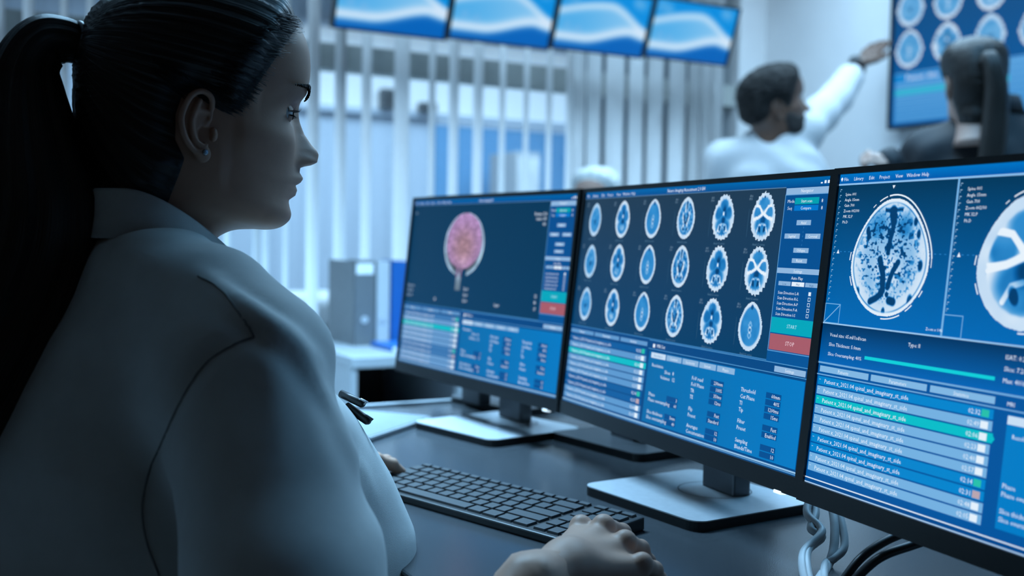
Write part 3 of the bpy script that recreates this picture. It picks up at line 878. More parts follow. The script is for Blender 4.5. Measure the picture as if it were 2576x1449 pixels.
# ------------------------------------------------------------------ hanging displays under the ceiling
TVW, TVP = 0.440, 0.447
TVH = TVW * 9 / 16
rail = thing('ceiling_rail', 'dark ceiling rail carrying the row of four hanging displays', 'rail', R(-1.382, -0.24, 2.18), ROOM_ROT)
box('rail_bar', -0.92, 0.92, -0.02, 0.02, -0.02, 0.02, M_DKGREY, rail, 0.004)
for x in (-0.7, 0.7): box('drop_rod', x - .012, x + .012, -.012, .012, 0.02, 0.57, M_DKGREY, rail)
tv_labels = ['leftmost of the four hanging displays, nearest the person in front', 'second hanging display from the left, with a long white arc',
             'third hanging display from the left, above the grouped slats', 'rightmost hanging display, beside the pointing person']
for i in range(4):
    a = -2.276 + TVP * (i + 0.5)
    t = thing('hanging_display', tv_labels[i], 'display', R(a, -0.30, 1.779 + 0.009 * i), ROOM_ROT, 'row of four hanging displays')
    tilt = math.radians(20)
    rx = (tilt, 0, 0)
    def tl(v):
        return Matrix.Rotation(tilt, 3, 'X') @ Vector(v)
    bw = 0.008
    bm = bmesh.new()
    add_box(bm, -TVW / 2, TVW / 2, -0.012, 0.02, 0, bw); add_box(bm, -TVW / 2, TVW / 2, -0.012, 0.02, TVH - bw, TVH)
    add_box(bm, -TVW / 2, -TVW / 2 + bw, -0.012, 0.02, bw, TVH - bw); add_box(bm, TVW / 2 - bw, TVW / 2, -0.012, 0.02, bw, TVH - bw)
    bm_obj('bezel', bm, M_BLACK, t, rot=rx)
    box('back_shell', -TVW / 2 + .01, TVW / 2 - .01, 0.0, 0.035, 0.01, TVH - .01, M_BLACK, t, 0.008, rot=rx)
    ui_joint(TVW - 2 * bw, TVH - 2 * bw, i).build('screen', t, tl((0, -0.003, TVH / 2)), rx)
    br = box('bracket', -0.04, 0.04, 0.03, 0.055, TVH / 2 - .04, TVH + 0.15, M_DKGREY, t)

# ------------------------------------------------------------------ large wall screen and the box below it
WSW, WSH = 1.45, 0.8156
wsz = 1.532
ws = thing('wall_screen', 'large wall screen of brain scans on the right wall', 'screen', R(-0.04, -0.82 - WSW / 2, wsz), ROOM_ROT - PI / 2)
bm = bmesh.new()
e = 0.012
for x0, x1, z0, z1 in ((-WSW / 2 - e, WSW / 2 + e, -e, 0), (-WSW / 2 - e, WSW / 2 + e, WSH, WSH + e), (-WSW / 2 - e, -WSW / 2, 0, WSH), (WSW / 2, WSW / 2 + e, 0, WSH)):
    add_box(bm, x0, x1, -0.02, 0.02, z0, z1)
bm_obj('bezel', bm, M_BLACK, ws)
box('back_shell', -WSW / 2, WSW / 2, 0.0, 0.035, 0, WSH, M_BLACK, ws)
ui_wall(WSW, WSH).build('screen', ws, (0, -0.008, WSH / 2))
wb = thing('wall_box', 'flat grey cable box on the wall under the large screen', 'wall box', R(-0.02, -1.04, 1.435), ROOM_ROT - PI / 2)
box('box_body', -0.14, 0.14, -0.02, 0.02, -0.03, 0.045, mat('box_grey', (0.42, 0.45, 0.47), 0.5, noise=0.05), wb, 0.004)
for x in (-0.005, 0.045): tube('cable', [(x, -0.024, 0.05), (x + .004, -0.026, 0.02), (x - .006, -0.024, -0.028)], 0.005, M_BGREY, wb, 8, k=4)

# ------------------------------------------------------------------ low cabinet and what stands on it
CT = 0.67
cab_o = Vector((-0.494, 3.338, 0))
cb = thing('low_cabinet', 'low white open cabinet with a dark inside behind the desk', 'cabinet', cab_o, ROOM_ROT)
CW, CD = 0.64, 0.66
box('cabinet_top', 0, CW, 0, CD, CT - 0.035, CT, M_CABW, cb, 0.003)
for x in (0, 0.375, CW - 0.02): box('side_panel', x, x + 0.02, 0.004, CD, 0, CT - 0.035, M_CABW, cb)
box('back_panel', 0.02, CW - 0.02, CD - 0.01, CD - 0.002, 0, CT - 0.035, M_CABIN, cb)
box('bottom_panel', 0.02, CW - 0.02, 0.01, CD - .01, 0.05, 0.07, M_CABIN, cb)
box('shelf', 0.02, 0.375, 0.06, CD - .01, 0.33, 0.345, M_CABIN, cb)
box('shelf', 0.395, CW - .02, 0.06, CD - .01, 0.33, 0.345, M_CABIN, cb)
for k, (w_, h_, m_) in enumerate(((0.045, 0.285, M_PINK), (0.04, 0.280, M_PAPER), (0.05, 0.282, M_PAPER), (0.04, 0.270, M_PINK))):
    o = box('folder', -w_ / 2, w_ / 2, -0.11, 0.11, 0, h_, m_, None, 0.003)
    x = 0.42 + 0.05 * k
    o.location = cab_o + Vector((UX * x - UY * 0.16, UY * x + UX * 0.16, 0.345)); o.rotation_euler = (0, 0, ROOM_ROT)
    tag(o, ['pinkish folder leftmost in the right bay of the low cabinet', 'slim white folder next to the pinkish folder in the low cabinet', 'thick white folder, third in the low cabinet bay', 'pinkish folder at the right end of the low cabinet row'][k], 'folder', 'folders standing in the low cabinet')
b0 = R(wall_a(897, -1.0, 0.8) * 0 , 0) if False else None
bx = cab_o + Vector((UX * 0.13 - UY * 0.33, UY * 0.13 + UX * 0.33, CT))
def binder(x, w, m_, lab, label_plate, hole):
    t = thing('ring_binder', lab, 'binder', bx + Vector((UX * (x + w / 2), UY * (x + w / 2), 0)), ROOM_ROT, 'ring binders on the low cabinet')
    H_ = 0.292
    bm = bmesh.new()
    add_box(bm, -w / 2, -w / 2 + .003, 0, 0.26, 0, H_); add_box(bm, w / 2 - .003, w / 2, 0, 0.26, 0, H_); add_box(bm, -w / 2, w / 2, 0, 0.003, 0, H_)
    bm_obj('cover', bm, m_, t)
    box('paper_block', -w / 2 + .005, w / 2 - .005, 0.006, 0.25, 0.006, H_ - 0.012, M_PAPER, t)
    if label_plate: box('label_plate', -w / 2 + .008, w / 2 - .008, -0.0015, 0.0, H_ - 0.045, H_ - 0.008, M_PAPER, t)
    if hole:
        V, Fc = tube_arrays([(0, -0.0025, 0.09), (0, 0.001, 0.09)], 0.013, 16); mesh_obj('finger_ring', V, Fc, M_ALU, t, False)
binder(0.0, 0.078, M_BGREY, 'dark grey ring binder, leftmost on the low cabinet', True, True)
binder(0.082, 0.05, M_CAB, 'slim white ring binder between the grey and the blue binder', False, True)
binder(0.136, 0.075, M_BBLUE, 'blue ring binder beside the left desk monitor', False, False)
bb = thing('book', 'thin blue book lying flat in front of the ring binders', 'book', bx + Vector((UX * 0.12 + UY * 0.13, UY * 0.12 - UX * 0.13, 0)), ROOM_ROT)
box('cover', -0.07, 0.12, -0.09, 0.10, 0, 0.018, M_BBLUE, bb, 0.002); box('page_block', -0.066, 0.116, -0.092, 0.096, 0.003, 0.015, M_PAPER, bb)

# ------------------------------------------------------------------ desk
def UV(u, v, z=0.0): return Vector((UX * u - UY * v, UY * u + UX * v, z))
dk = thing('desk', 'long dark grey desk carrying the row of monitors', 'desk', UV(0.40, 1.84, 0), ROOM_ROT)
DWu, DLv = 1.35, 2.5
box('desktop', 0, DWu, -DLv, 0, DESK - 0.028, DESK, M_DESK, dk, 0.003)
box('end_trim', -0.002, DWu + .002, 0.0, 0.012, DESK - 0.03, DESK + 0.006, M_EDGE, dk, 0.002)
for x in (0.08, DWu - 0.08):
    for y in (-0.12, -DLv + .12): box('leg', x - .03, x + .03, y - .03, y + .03, 0, DESK - .028, M_ALU, dk)
box('stretcher', 0.11, DWu - .11, -0.135, -0.105, DESK - .09, DESK - .03, M_ALU, dk)

# ------------------------------------------------------------------ monitors
SW, SH = 0.531, 0.299
def rounded_plate(x0, x1, y0, y1, z0, z1, r, n=6):
    pts = []
    for cx, cy, a0 in ((x1 - r, y1 - r, 0), (x0 + r, y1 - r, 90), (x0 + r, y0 + r, 180), (x1 - r, y0 + r, 270)):
        for k in range(n + 1):
            a = math.radians(a0 + 90 * k / n); pts.append((cx + r * math.cos(a), cy + r * math.sin(a)))
    m = len(pts)
    V = [(x, y, z0) for x, y in pts] + [(x, y, z1) for x, y in pts]
    Fc = [tuple(range(m - 1, -1, -1)), tuple(range(m, 2 * m))] + [(i, (i + 1) % m, m + (i + 1) % m, m + i) for i in range(m)]
    return V, Fc
def monitor(label, cx, cy, cz, yaw, tilt, base_xy, base_yaw, ui, base_mats=None, front=True):
    """root Empty on the desk under the panel; parts placed relative to it"""
    t = thing('desk_monitor', label, 'monitor', (cx, cy, DESK), yaw, 'desk monitors with square stands')
    zc = cz - DESK
    RX = Matrix.Rotation(-tilt, 4, 'X'); T = Matrix.Translation((0, 0, zc)) @ RX
    def put(o): o.matrix_local = T; return o
    sx, top, bot = 0.0065, 0.006, 0.019
    bm = bmesh.new()
    X, Z = SW / 2, SH / 2
    add_box(bm, -X - sx, X + sx, -0.003, 0.010, Z, Z + top); add_box(bm, -X - sx, X + sx, -0.003, 0.010, -Z - bot, -Z)
    add_box(bm, -X - sx, -X, -0.003, 0.010, -Z, Z); add_box(bm, X, X + sx, -0.003, 0.010, -Z, Z)
    put(bm_obj('bezel', bm, M_BLACK, t))
    bm = bmesh.new()
    add_box(bm, -X - sx + .001, X + sx - .001, 0.002, 0.018, -Z - bot + .001, Z + top - .001, 0.004)
    vs = add_box(bm, -0.17, 0.17, 0.016, 0.046, -0.13, 0.11, 0.01)
    put(bm_obj('back_shell', bm, M_BLACK, t))
    if ui is not None: put(ui.build('screen', t))
    else: put(box('screen', -X, X, 0.0005, 0.001, -Z, Z, mat('screen_dark', (0.01, 0.03, 0.05), 0.2, emit=(0.01, 0.08, 0.2), estr=0.6, noise=0.1), t))
    put(box('power_button', X - 0.030, X - 0.018, -0.004, 0.004, -Z - bot - 0.0025, -Z - bot + 0.001, mat('button_light', (0.8, 0.9, 1), 0.3, emit=(0.7, 0.88, 1.0), estr=1.2), t, 0.0008))
    # stand, in the desk plane, with its own heading
    ca, sa = math.cos(-yaw), math.sin(-yaw)
    dx, dy = base_xy[0] - cx, base_xy[1] - cy
    lx, ly = ca * dx - sa * dy, sa * dx + ca * dy
    by = base_yaw - yaw
    V, Fc = rounded_plate(-0.105, 0.105, -0.095, 0.095, 0.0, 0.0105, 0.018)
    bo = mesh_obj('base', V, Fc, M_BLACK, t, False, (lx, ly, 0), (0, 0, by))
    V, Fc = rounded_plate(-0.1045, 0.1045, -0.0945, 0.0945, 0.0105, 0.0118, 0.0178)
    mesh_obj('base_plate', V, Fc, M_ALU if ui is not None else M_NECK, bo, False)
    V = []; n = 28
    V = [(0.045 * math.cos(2 * PI * k / n), 0.03 + 0.045 * math.sin(2 * PI * k / n), 0.0121) for k in range(n)] + [(0.0435 * math.cos(2 * PI * k / n), 0.03 + 0.0435 * math.sin(2 * PI * k / n), 0.0121) for k in range(n)]
    mesh_obj('swivel_ring', V, [(k, (k + 1) % n, n + (k + 1) % n, n + k) for k in range(n)], M_NECK, bo)
    nk = box('neck', -0.034, 0.034, -0.0125, 0.0125, 0.010, 0.26, M_NECK, t, 0.003, loc=(lx * 0.35 if abs(lx) > .03 else lx, 0.066, 0))
    return t, nk
D2R = math.radians
m1, n1_ = monitor('left desk monitor showing the pink brain model', -0.0574, 1.7861, CAMZ - 0.0828, D2R(-58.5), D2R(6.03), (-0.0215, 1.745), D2R(-50), ui_brain(SW, SH))
m2, n2_ = monitor('middle desk monitor showing the grid of brain slices', 0.1947, 1.3040, CAMZ - 0.0823, D2R(-66.87), D2R(6.19), (0.2265, 1.290), D2R(-57), ui_grid(SW, SH))
m3, n3_ = monitor('right desk monitor, nearest and cut off, with a large brain slice', 0.4016, 0.7966, CAMZ - 0.0822, D2R(-67.9), D2R(6.01), (0.445, 0.79), D2R(-60), ui_pair(SW, SH))
monitor('monitor turned away behind the left desk monitor', -0.02, 2.035, CAMZ - 0.071, D2R(-58.5 + 180), D2R(4), (0.02, 2.03), D2R(-50 + 180), None)
monitor('monitor turned away behind the middle desk monitor', 0.235, 1.69, CAMZ - 0.092, D2R(-64 + 180), D2R(4), (0.20, 1.655), D2R(-55 + 180), None)

# ------------------------------------------------------------------ keyboard, mouse, folder, cables
KU = 0.0193
kb = thing('keyboard', 'slim black keyboard in front of the monitors', 'keyboard', (-0.022, 1.245, DESK), D2R(-44.6))
KW, KD = 18.4 * KU + 0.008, 0.118
bm = bmesh.new(); add_box(bm, -KW / 2, KW / 2, -KD / 2, KD / 2, 0, 0.009, 0.002)
for v in bm.verts:
    if v.co.z > 0.004: v.co.z += 0.006 * (v.co.y / KD + 0.5)
bm_obj('keyboard_case', bm, M_BLACK, kb)
rows = [[(16.0 / 16 * .9375, 1)] * 16, [1] * 13 + [2], [1.5] + [1] * 12 + [1.5], [1.75] + [1] * 11 + [2.25], [2.25] + [1] * 10 + [2.75], [1.25] * 3 + [6.25] + [1.25] * 4]
key_me = {}
def add_key(x, y, w, d):
    k = (round(w, 3), round(d, 4))
    zz = 0.009 + 0.006 * (y / KD + 0.5)
    if k not in key_me:
        W_, D_ = w * KU - 0.0028, d - 0.0028
        V = [(-W_ / 2, -D_ / 2, 0), (W_ / 2, -D_ / 2, 0), (W_ / 2, D_ / 2, 0), (-W_ / 2, D_ / 2, 0)]
        q = 0.0009
        V += [(-W_ / 2 + q, -D_ / 2 + q, 0.0032), (W_ / 2 - q, -D_ / 2 + q, 0.0032), (W_ / 2 - q, D_ / 2 - q, 0.0034), (-W_ / 2 + q, D_ / 2 - q, 0.0034)]
        Fc = [(4, 5, 6, 7), (0, 1, 5, 4), (1, 2, 6, 5), (2, 3, 7, 6), (3, 0, 4, 7)]
        o = mesh_obj('key', V, Fc, M_KEY, kb); key_me[k] = o.data
    else:
        o = bpy.data.objects.new('key', key_me[k]); COL.objects.link(o); o.parent = kb
    o.location = (x, y, zz - 0.0006); o.rotation_euler = (math.atan(0.006 / KD), 0, 0)
kx0 = -9.2 * KU
ys = [KD / 2 - 0.009] + [KD / 2 - 0.016 - KU * (i + 0.5) for i in range(5)]
for ri, row in enumerate(rows):
    x = kx0; d = 0.0115 if ri == 0 else KU
    for w in row:
        w = w[0] if isinstance(w, tuple) else w
        add_key(x + w * KU / 2, ys[ri], w, d); x += w * KU
    for j in range(3): add_key(kx0 + (15.3 + j + 0.5) * KU, ys[ri], 1, d)

nb = thing('document_folder', 'flat grey folder lying left of the left monitor stand', 'folder', UV(0.77, 1.665, DESK), ROOM_ROT + D2R(39))
box('folder_cover', -0.31, 0.0, 0.0, 0.22, 0.0, 0.010, M_BOOKB, nb, 0.003)
box('paper_block', -0.306, -0.004, -0.001, 0.216, 0.002, 0.008, M_PAPER, nb)

def cable(name, label, pts, r, m_, group=None, k=8):
    o = tube(name, pts, r, m_, None, 10, k=k); tag(o, label, 'cable', group); return o
cable('cable', 'grey monitor cable, leftmost strand hanging below the middle monitor', [atd(2040, 1235, 1.12), atd(2052, 1290, 1.09), atd(2040, 1330, 1.07), atd(2068, 1350, 1.065), atd(2032, 1385, 1.045), onz(2032, 1440, DESK + .006), onz(2052, 1500, DESK + .006)], 0.0042, M_CABLEW, 'twisted grey cables')
cable('cable', 'grey monitor cable twisted around the leftmost strand', [atd(2046, 1235, 1.115), atd(2030, 1290, 1.085), atd(2062, 1325, 1.07), atd(2064, 1345, 1.06), atd(2022, 1390, 1.04), onz(2024, 1452, DESK + .006), onz(2060, 1520, DESK + .006)], 0.0042, M_CABLEW, 'twisted grey cables')
cable('cable', 'light grey cable, right of the twisted pair', [atd(2088, 1248, 1.11), atd(2098, 1300, 1.08), atd(2100, 1350, 1.06), atd(2094, 1395, 1.045), atd(2078, 1430, 1.03), onz(2050, 1475, DESK + .006)], 0.0046, M_CABLEW, 'twisted grey cables')
cable('cable', 'grey cable looping outermost right of the bundle', [atd(2092, 1250, 1.105), atd(2116, 1310, 1.075), atd(2124, 1375, 1.05), atd(2098, 1405, 1.04), atd(2076, 1420, 1.035), onz(2072, 1462, DESK + .006)], 0.0040, M_CABLEW, 'twisted grey cables')
cable('cable', 'black power cable, upper of the two arcs under the right monitor', [atd(2310, 1328, 0.99), atd(2230, 1360, 0.975), atd(2165, 1405, 0.965), onz(2110, 1475, DESK + .006)], 0.0040, M_CABLEB, 'black power cables')
cable('cable', 'black power cable, lower of the two arcs under the right monitor', [atd(2400, 1338, 0.96), atd(2300, 1370, 0.95), atd(2210, 1405, 0.945), onz(2130, 1478, DESK + .006)], 0.0042, M_CABLEB, 'black power cables')
# ------------------------------------------------------------------ people
M_SKIN = mat('skin_light', (0.46, 0.265, 0.185), 0.5, spec=0.35, noise=0.06, nscale=60, bump=0.06, bscale=900, sss=0.0)
M_SKIND = mat('skin_dark', (0.115, 0.062, 0.042), 0.45, noise=0.08, nscale=40)
M_SKINP = mat('skin_pale', (0.44, 0.27, 0.21), 0.5, noise=0.06, nscale=40)
M_COAT = mat('coat_cotton', (0.52, 0.535, 0.52), 0.85, noise=0.05, nscale=40, bump=0.25, bscale=1400, sheen=0.15)
M_COATB = mat('coat_white', (0.58, 0.59, 0.60), 0.85, noise=0.03, nscale=30)
M_STITCH = mat('coat_seam', (0.16, 0.17, 0.17), 0.9, noise=0.1)
M_EYEW = mat('eye_white', (0.55, 0.57, 0.58), 0.15, noise=0.04)
M_LASH = mat('lash_dark', (0.008, 0.007, 0.006), 0.6, noise=0.1)
M_SUIT = mat('suit_dark', (0.014, 0.016, 0.020), 0.7, noise=0.15)
M_WHAIR = mat('hair_white', (0.62, 0.62, 0.60), 0.7, noise=0.25, nscale=60, bump=0.4, bscale=120)
M_AFRO = mat('hair_afro', (0.014, 0.012, 0.011), 0.8, noise=0.3, nscale=90, bump=0.8, bscale=160)

def hair_mat(name, rgb):
    m = mat(name, rgb, 0.42, spec=0.4)
    nt = m.node_tree; b = nt.nodes['Principled BSDF']
    uv = nt.nodes.new('ShaderNodeUVMap'); uv.uv_map = 'strands'
    mp = nt.nodes.new('ShaderNodeMapping'); mp.inputs['Scale'].default_value = (60, 2.0, 1)
    n = nt.nodes.new('ShaderNodeTexNoise'); n.inputs['Scale'].default_value = 4; n.inputs['Detail'].default_value = 6
    nt.links.new(uv.outputs[0], mp.inputs['Vector']); nt.links.new(mp.outputs[0], n.inputs['Vector'])
    r = nt.nodes.new('ShaderNodeValToRGB')
    r.color_ramp.elements[0].position = 0.3; r.color_ramp.elements[1].position = 0.75
    r.color_ramp.elements[0].color = (*[v * 0.5 for v in rgb], 1); r.color_ramp.elements[1].color = (*[v * 2.2 for v in rgb], 1)
    nt.links.new(n.outputs['Fac'], r.inputs['Fac']); nt.links.new(r.outputs['Color'], b.inputs['Base Color'])
    bp = nt.nodes.new('ShaderNodeBump'); bp.inputs['Strength'].default_value = 0.6; bp.inputs['Distance'].default_value = 0.002
    nt.links.new(n.outputs['Fac'], bp.inputs['Height']); nt.links.new(bp.outputs['Normal'], b.inputs['Normal'])
    return m
M_HAIR = hair_mat('hair_brown', (0.011, 0.009, 0.0075))
M_HAIR2 = hair_mat('hair_dark_brown', (0.012, 0.009, 0.007))

HEAD_RINGS = [  # front f, front z, back f, back z, half width, front roundness
    (.004, -.165, -.112, -.150, .064, 1.0), (.008, -.135, -.096, -.125, .056, 1.0), (.0145, -.112, -.086, -.102, .052, 1.0), (.0244, -.0975, -.084, -.088, .0515, 1.0), (.0334, -.0912, -.083, -.080, .052, 1.0),
    (.0439, -.0878, -.082, -.072, .0535, 1.0), (.0600, -.0868, -.0815, -.064, .0555, 1.0), (.0760, -.0870, -.081, -.057, .0575, 1.0),
    (.0865, -.0845, -.082, -.051, .0595, .98), (.0938, -.0785, -.083, -.045, .061, .96), (.0958, -.0719, -.085, -.039, .0625, .94),
    (.0946, -.0645, -.088, -.033, .0635, .92), (.0940, -.058, -.090, -.027, .0645, .90), (.0955, -.050, -.093, -.020, .0655, .88),
    (.0978, -.042, -.096, -.013, .0665, .86), (.0988, -.034, -.0985, -.006, .067, .85), (.0992, -.026, -.1005, .001, .0675, .84),
    (.0990, -.018, -.102, .008, .068, .83), (.0985, -.010, -.103, .015, .0685, .82), (.0985, -.002, -.104, .022, .069, .82),
    (.0985, .006, -.105, .029, .0692, .82), (.0985, .014, -.1055, .036, .0695, .82), (.0988, .022, -.106, .043, .070, .82),
    (.1005, .030, -.106, .050, .0706, .82), (.104, .038, -.106, .057, .0712, .82), (.109, .046, -.1055, .064, .072, .82),
    (.1125, .054, -.1045, .071, .073, .83), (.114, .064, -.102, .080, .0738, .84), (.1140, .074, -.0985, .088, .0742, .86),
    (.1125, .086, -.094, .096, .0735, .88), (.1085, .098, -.087, .104, .071, .90), (.1015, .1095, -.077, .112, .066, .92),
    (.0895, .119, -.064, .119, .058, .95), (.072, .127, -.050, .1245, .047, 1.0), (.048, .1325, -.035, .129, .033, 1.0),
    (.022, .135, -.020, .1325, .018, 1.0), (.004, .1358, -.004, .1355, .005, 1.0)]
NOSE_Z = [-.0600, -.0579, -.0534, -.0478, -.0436, -.0407, -.0363, -.0306, -.0260, -.0247, -.0231, -.020, -.012, -.0082, -.0026, .0075, .0182, .0278, .038, .05]
NOSE_N = [0, .0005, .0072, .0078, .0042, .0088, .0115, .0072, .0075, .010, .018, .0250, .0275, .0258, .0200, .0127, .0083, .0055, .002, 0]
NOSE_W = [.022, .022, .020, .021, .023, .022, .021, .017, .0165, .0160, .0155, .0150, .0130, .0125, .0115, .0095, .0080, .0085, .010, .012]

def head_grid(nt=128, k=4, male=False):
    """grid of points (rows, nt, 3) in head axes: forward, right, up"""
    rings = np.array(catmull(HEAD_RINGS, k))
    rings[:, 2] *= np.interp(rings[:, 3], [-.09, -.03, .04], [.97, .90, .835])
    tt = np.linspace(-PI, PI, nt, endpoint=False)
    tt = tt + 0.0
    # denser sampling towards the face
    t = np.sign(tt) * PI * (np.abs(tt) / PI) ** 1.35
    G = np.zeros((len(rings), nt, 3))
    for i, (ff, fz, bf, bz, w, af) in enumerate(rings):
        c, s = np.cos(t), np.sin(t)
        cc = np.where(c > 0, np.abs(c) ** af, -np.abs(c) ** 0.95)
        mid = (ff + bf) / 2; A = (ff - bf) / 2
        zm = (fz + bz) / 2; Zd = (fz - bz) / 2
        G[i, :, 0] = mid + A * cc
        G[i, :, 1] = w * np.sign(s) * np.abs(s) ** 0.95
        G[i, :, 2] = zm + Zd * cc
    x, y, z = G[..., 0], G[..., 1], G[..., 2]
    front = x > 0.03
    N = np.interp(z, NOSE_Z, NOSE_N); Wn = np.interp(z, NOSE_Z, NOSE_W)
    G[..., 0] += np.where(front, N * np.exp(-(np.abs(y) / Wn) ** 2.2), 0)
    for sg in (-1, 1):
        def g(cy, cz, sy, sz): return np.exp(-((y - sg * cy) / sy) ** 2 - ((z - cz) / sz) ** 2) * front
        G[..., 0] += 0.0045 * g(.0125, -.019, .0055, .006)          # nostril wings
        G[..., 0] -= 0.0075 * g(.028, .0240, .012, .0090)            # eye sockets
        G[..., 0] += 0.0030 * g(.028, .043, .020, .0065)            # brow ridge
        G[..., 0] += 0.0040 * g(.040, -.004, .016, .013)            # cheekbones
        G[..., 1] += sg * 0.0030 * g(.058, -.002, .016, .016)
        G[..., 1] -= sg * 0.0035 * np.exp(-((y - sg * .055) / .02) ** 2 - ((z + .03) / .02) ** 2) * (x > 0.02)
        G[..., 1] -= sg * 0.0030 * np.exp(-((y - sg * .068) / .02) ** 2 - ((z - .045) / .02) ** 2) * (x > 0.05)
    # chin
    G[..., 0] += 0.002 * np.exp(-(y / .014) ** 2 - ((z + .072) / .010) ** 2) * front
    return G
def grid_faces(nr, nt):
    i, j = np.meshgrid(np.arange(nr - 1), np.arange(nt), indexing='ij')
    j2 = (j + 1) % nt
    return np.stack([i * nt + j, i * nt + j2, (i + 1) * nt + j2, (i + 1) * nt + j], -1).reshape(-1, 4)
def head_arrays(nt=128, k=4):
    G = head_grid(nt, k); nr = len(G)
    F_ = [tuple(f) for f in grid_faces(nr, nt)]
    F_.append(tuple(range((nr - 1) * nt, nr * nt)))
    F_.append(tuple(range(nt - 1, -1, -1)))
    return G.reshape(-1, 3), F_
def poly_sd(P, poly):
    """signed distance in the side view, positive inside"""
    P = np.asarray(P); poly = np.asarray(poly, float)
    d = np.full(len(P), 9.0); ins = np.zeros(len(P), bool)
    for (ax, ay), (bx, by) in zip(poly, np.roll(poly, -1, 0)):
        e = np.array([bx - ax, by - ay]); q = P - (ax, ay)
        t = np.clip(q @ e / (e @ e), 0, 1)
        d = np.minimum(d, np.linalg.norm(q - t[:, None] * e, axis=1))
        cr = ((ay > P[:, 1]) != (by > P[:, 1])) & (P[:, 0] < (bx - ax) * (P[:, 1] - ay) / (by - ay + 1e-12) + ax)
        ins ^= cr
    return np.where(ins, d, -d)
def grid_normals(G):
    du = np.roll(G, -1, 1) - np.roll(G, 1, 1)
    dv = np.zeros_like(G); dv[1:-1] = G[2:] - G[:-2]; dv[0] = G[1] - G[0]; dv[-1] = G[-1] - G[-2]
    n = np.cross(du, dv); n /= np.linalg.norm(n, axis=-1, keepdims=True) + 1e-12
    c = G.mean(axis=1, keepdims=True)
    if (n * (G - c)).sum() < 0: n = -n
    return n
HAIRPOLY = [(.1024, .1146), (.0850, .0965), (.0690, .0750), (.0520, .0490), (.0455, .0390), (.0395, .0300), (.0315, .0215), (.0235, .0180), (.0165, .0205), (.0110, .0290), (-.004, .036), (-.018, .028), (-.0230, .012),
            (-.0230, -.010), (-.0150, -.0260), (-.0190, -.0400), (-.0290, -.0700), (-.0500, -.0900), (-.1000, -.1000), (-.2, -.1), (-.2, .25), (.14, .25), (.118, .1260)]
def hair_cap(poly, root, thick=0.011, nt=180, k=5, ridge=0.0012, curly=0.0, edge=.025):
    G = head_grid(nt, k); N = grid_normals(G)
    nr = len(G); P = G.reshape(-1, 3); Nn = N.reshape(-1, 3)
    d = poly_sd(P[:, [0, 2]], poly)
    ax = np.array([-1, 0, .2]); ax /= np.linalg.norm(ax)
    q = P - np.array(root)
    e1 = np.array([0, 1, 0]); e2 = np.cross(ax, e1)
    phi = np.arctan2(q @ e1, q @ e2); dist = np.linalg.norm(q, axis=1)
    rg = np.sin(phi * 61 + 2 * np.sin(phi * 7)) * 0.6 + np.sin(phi * 143 + 1.3) * 0.4
    rs = np.random.RandomState(3)
    off = 0.0012 + thick * sst(0, edge, d) + ridge * rg * sst(0, .01, d)
    if curly > 0: off = off + curly * (rs.rand(len(P)) - .5) * sst(0, .01, d)
    Q = P + Nn * off[:, None]
    Fc = grid_faces(nr, nt)
    ins = d > 0
    keep = ins[Fc].any(1); Fc = Fc[keep]
    acc = np.zeros_like(Q); cnt = np.zeros(len(Q))
    base = P + Nn * .0006
    for a_, b_ in ((0, 1), (1, 2), (2, 3), (3, 0), (0, 2), (1, 3)):
        for i_, j_ in ((a_, b_), (b_, a_)):
            vi, vo = Fc[:, i_], Fc[:, j_]
            m_ = ins[vi] & ~ins[vo]
            vi, vo = vi[m_], vo[m_]
            t_ = (d[vi] / (d[vi] - d[vo]))[:, None]
            np.add.at(acc, vo, base[vi] * (1 - t_) + base[vo] * t_); np.add.at(cnt, vo, 1)
    sel = cnt > 0
    Q[sel] = acc[sel] / cnt[sel][:, None]
    faces = [tuple(f) for f in Fc] + [tuple(range((nr - 1) * nt, nr * nt))]
    used = np.unique(np.concatenate([Fc.ravel(), np.arange((nr - 1) * nt, nr * nt)])); mp = -np.ones(len(P), int); mp[used] = np.arange(len(used))
    return Q[used], [tuple(mp[list(f)]) for f in faces], np.stack([phi / (2 * PI), dist], 1)[used]
def set_uv(o, uv):
    l = o.data.uv_layers.new(name='strands')
    vi = np.zeros(len(o.data.loops), int); o.data.loops.foreach_get('vertex_index', vi)
    l.data.foreach_set('uv', np.asarray(uv)[vi].astype(np.float32).ravel())

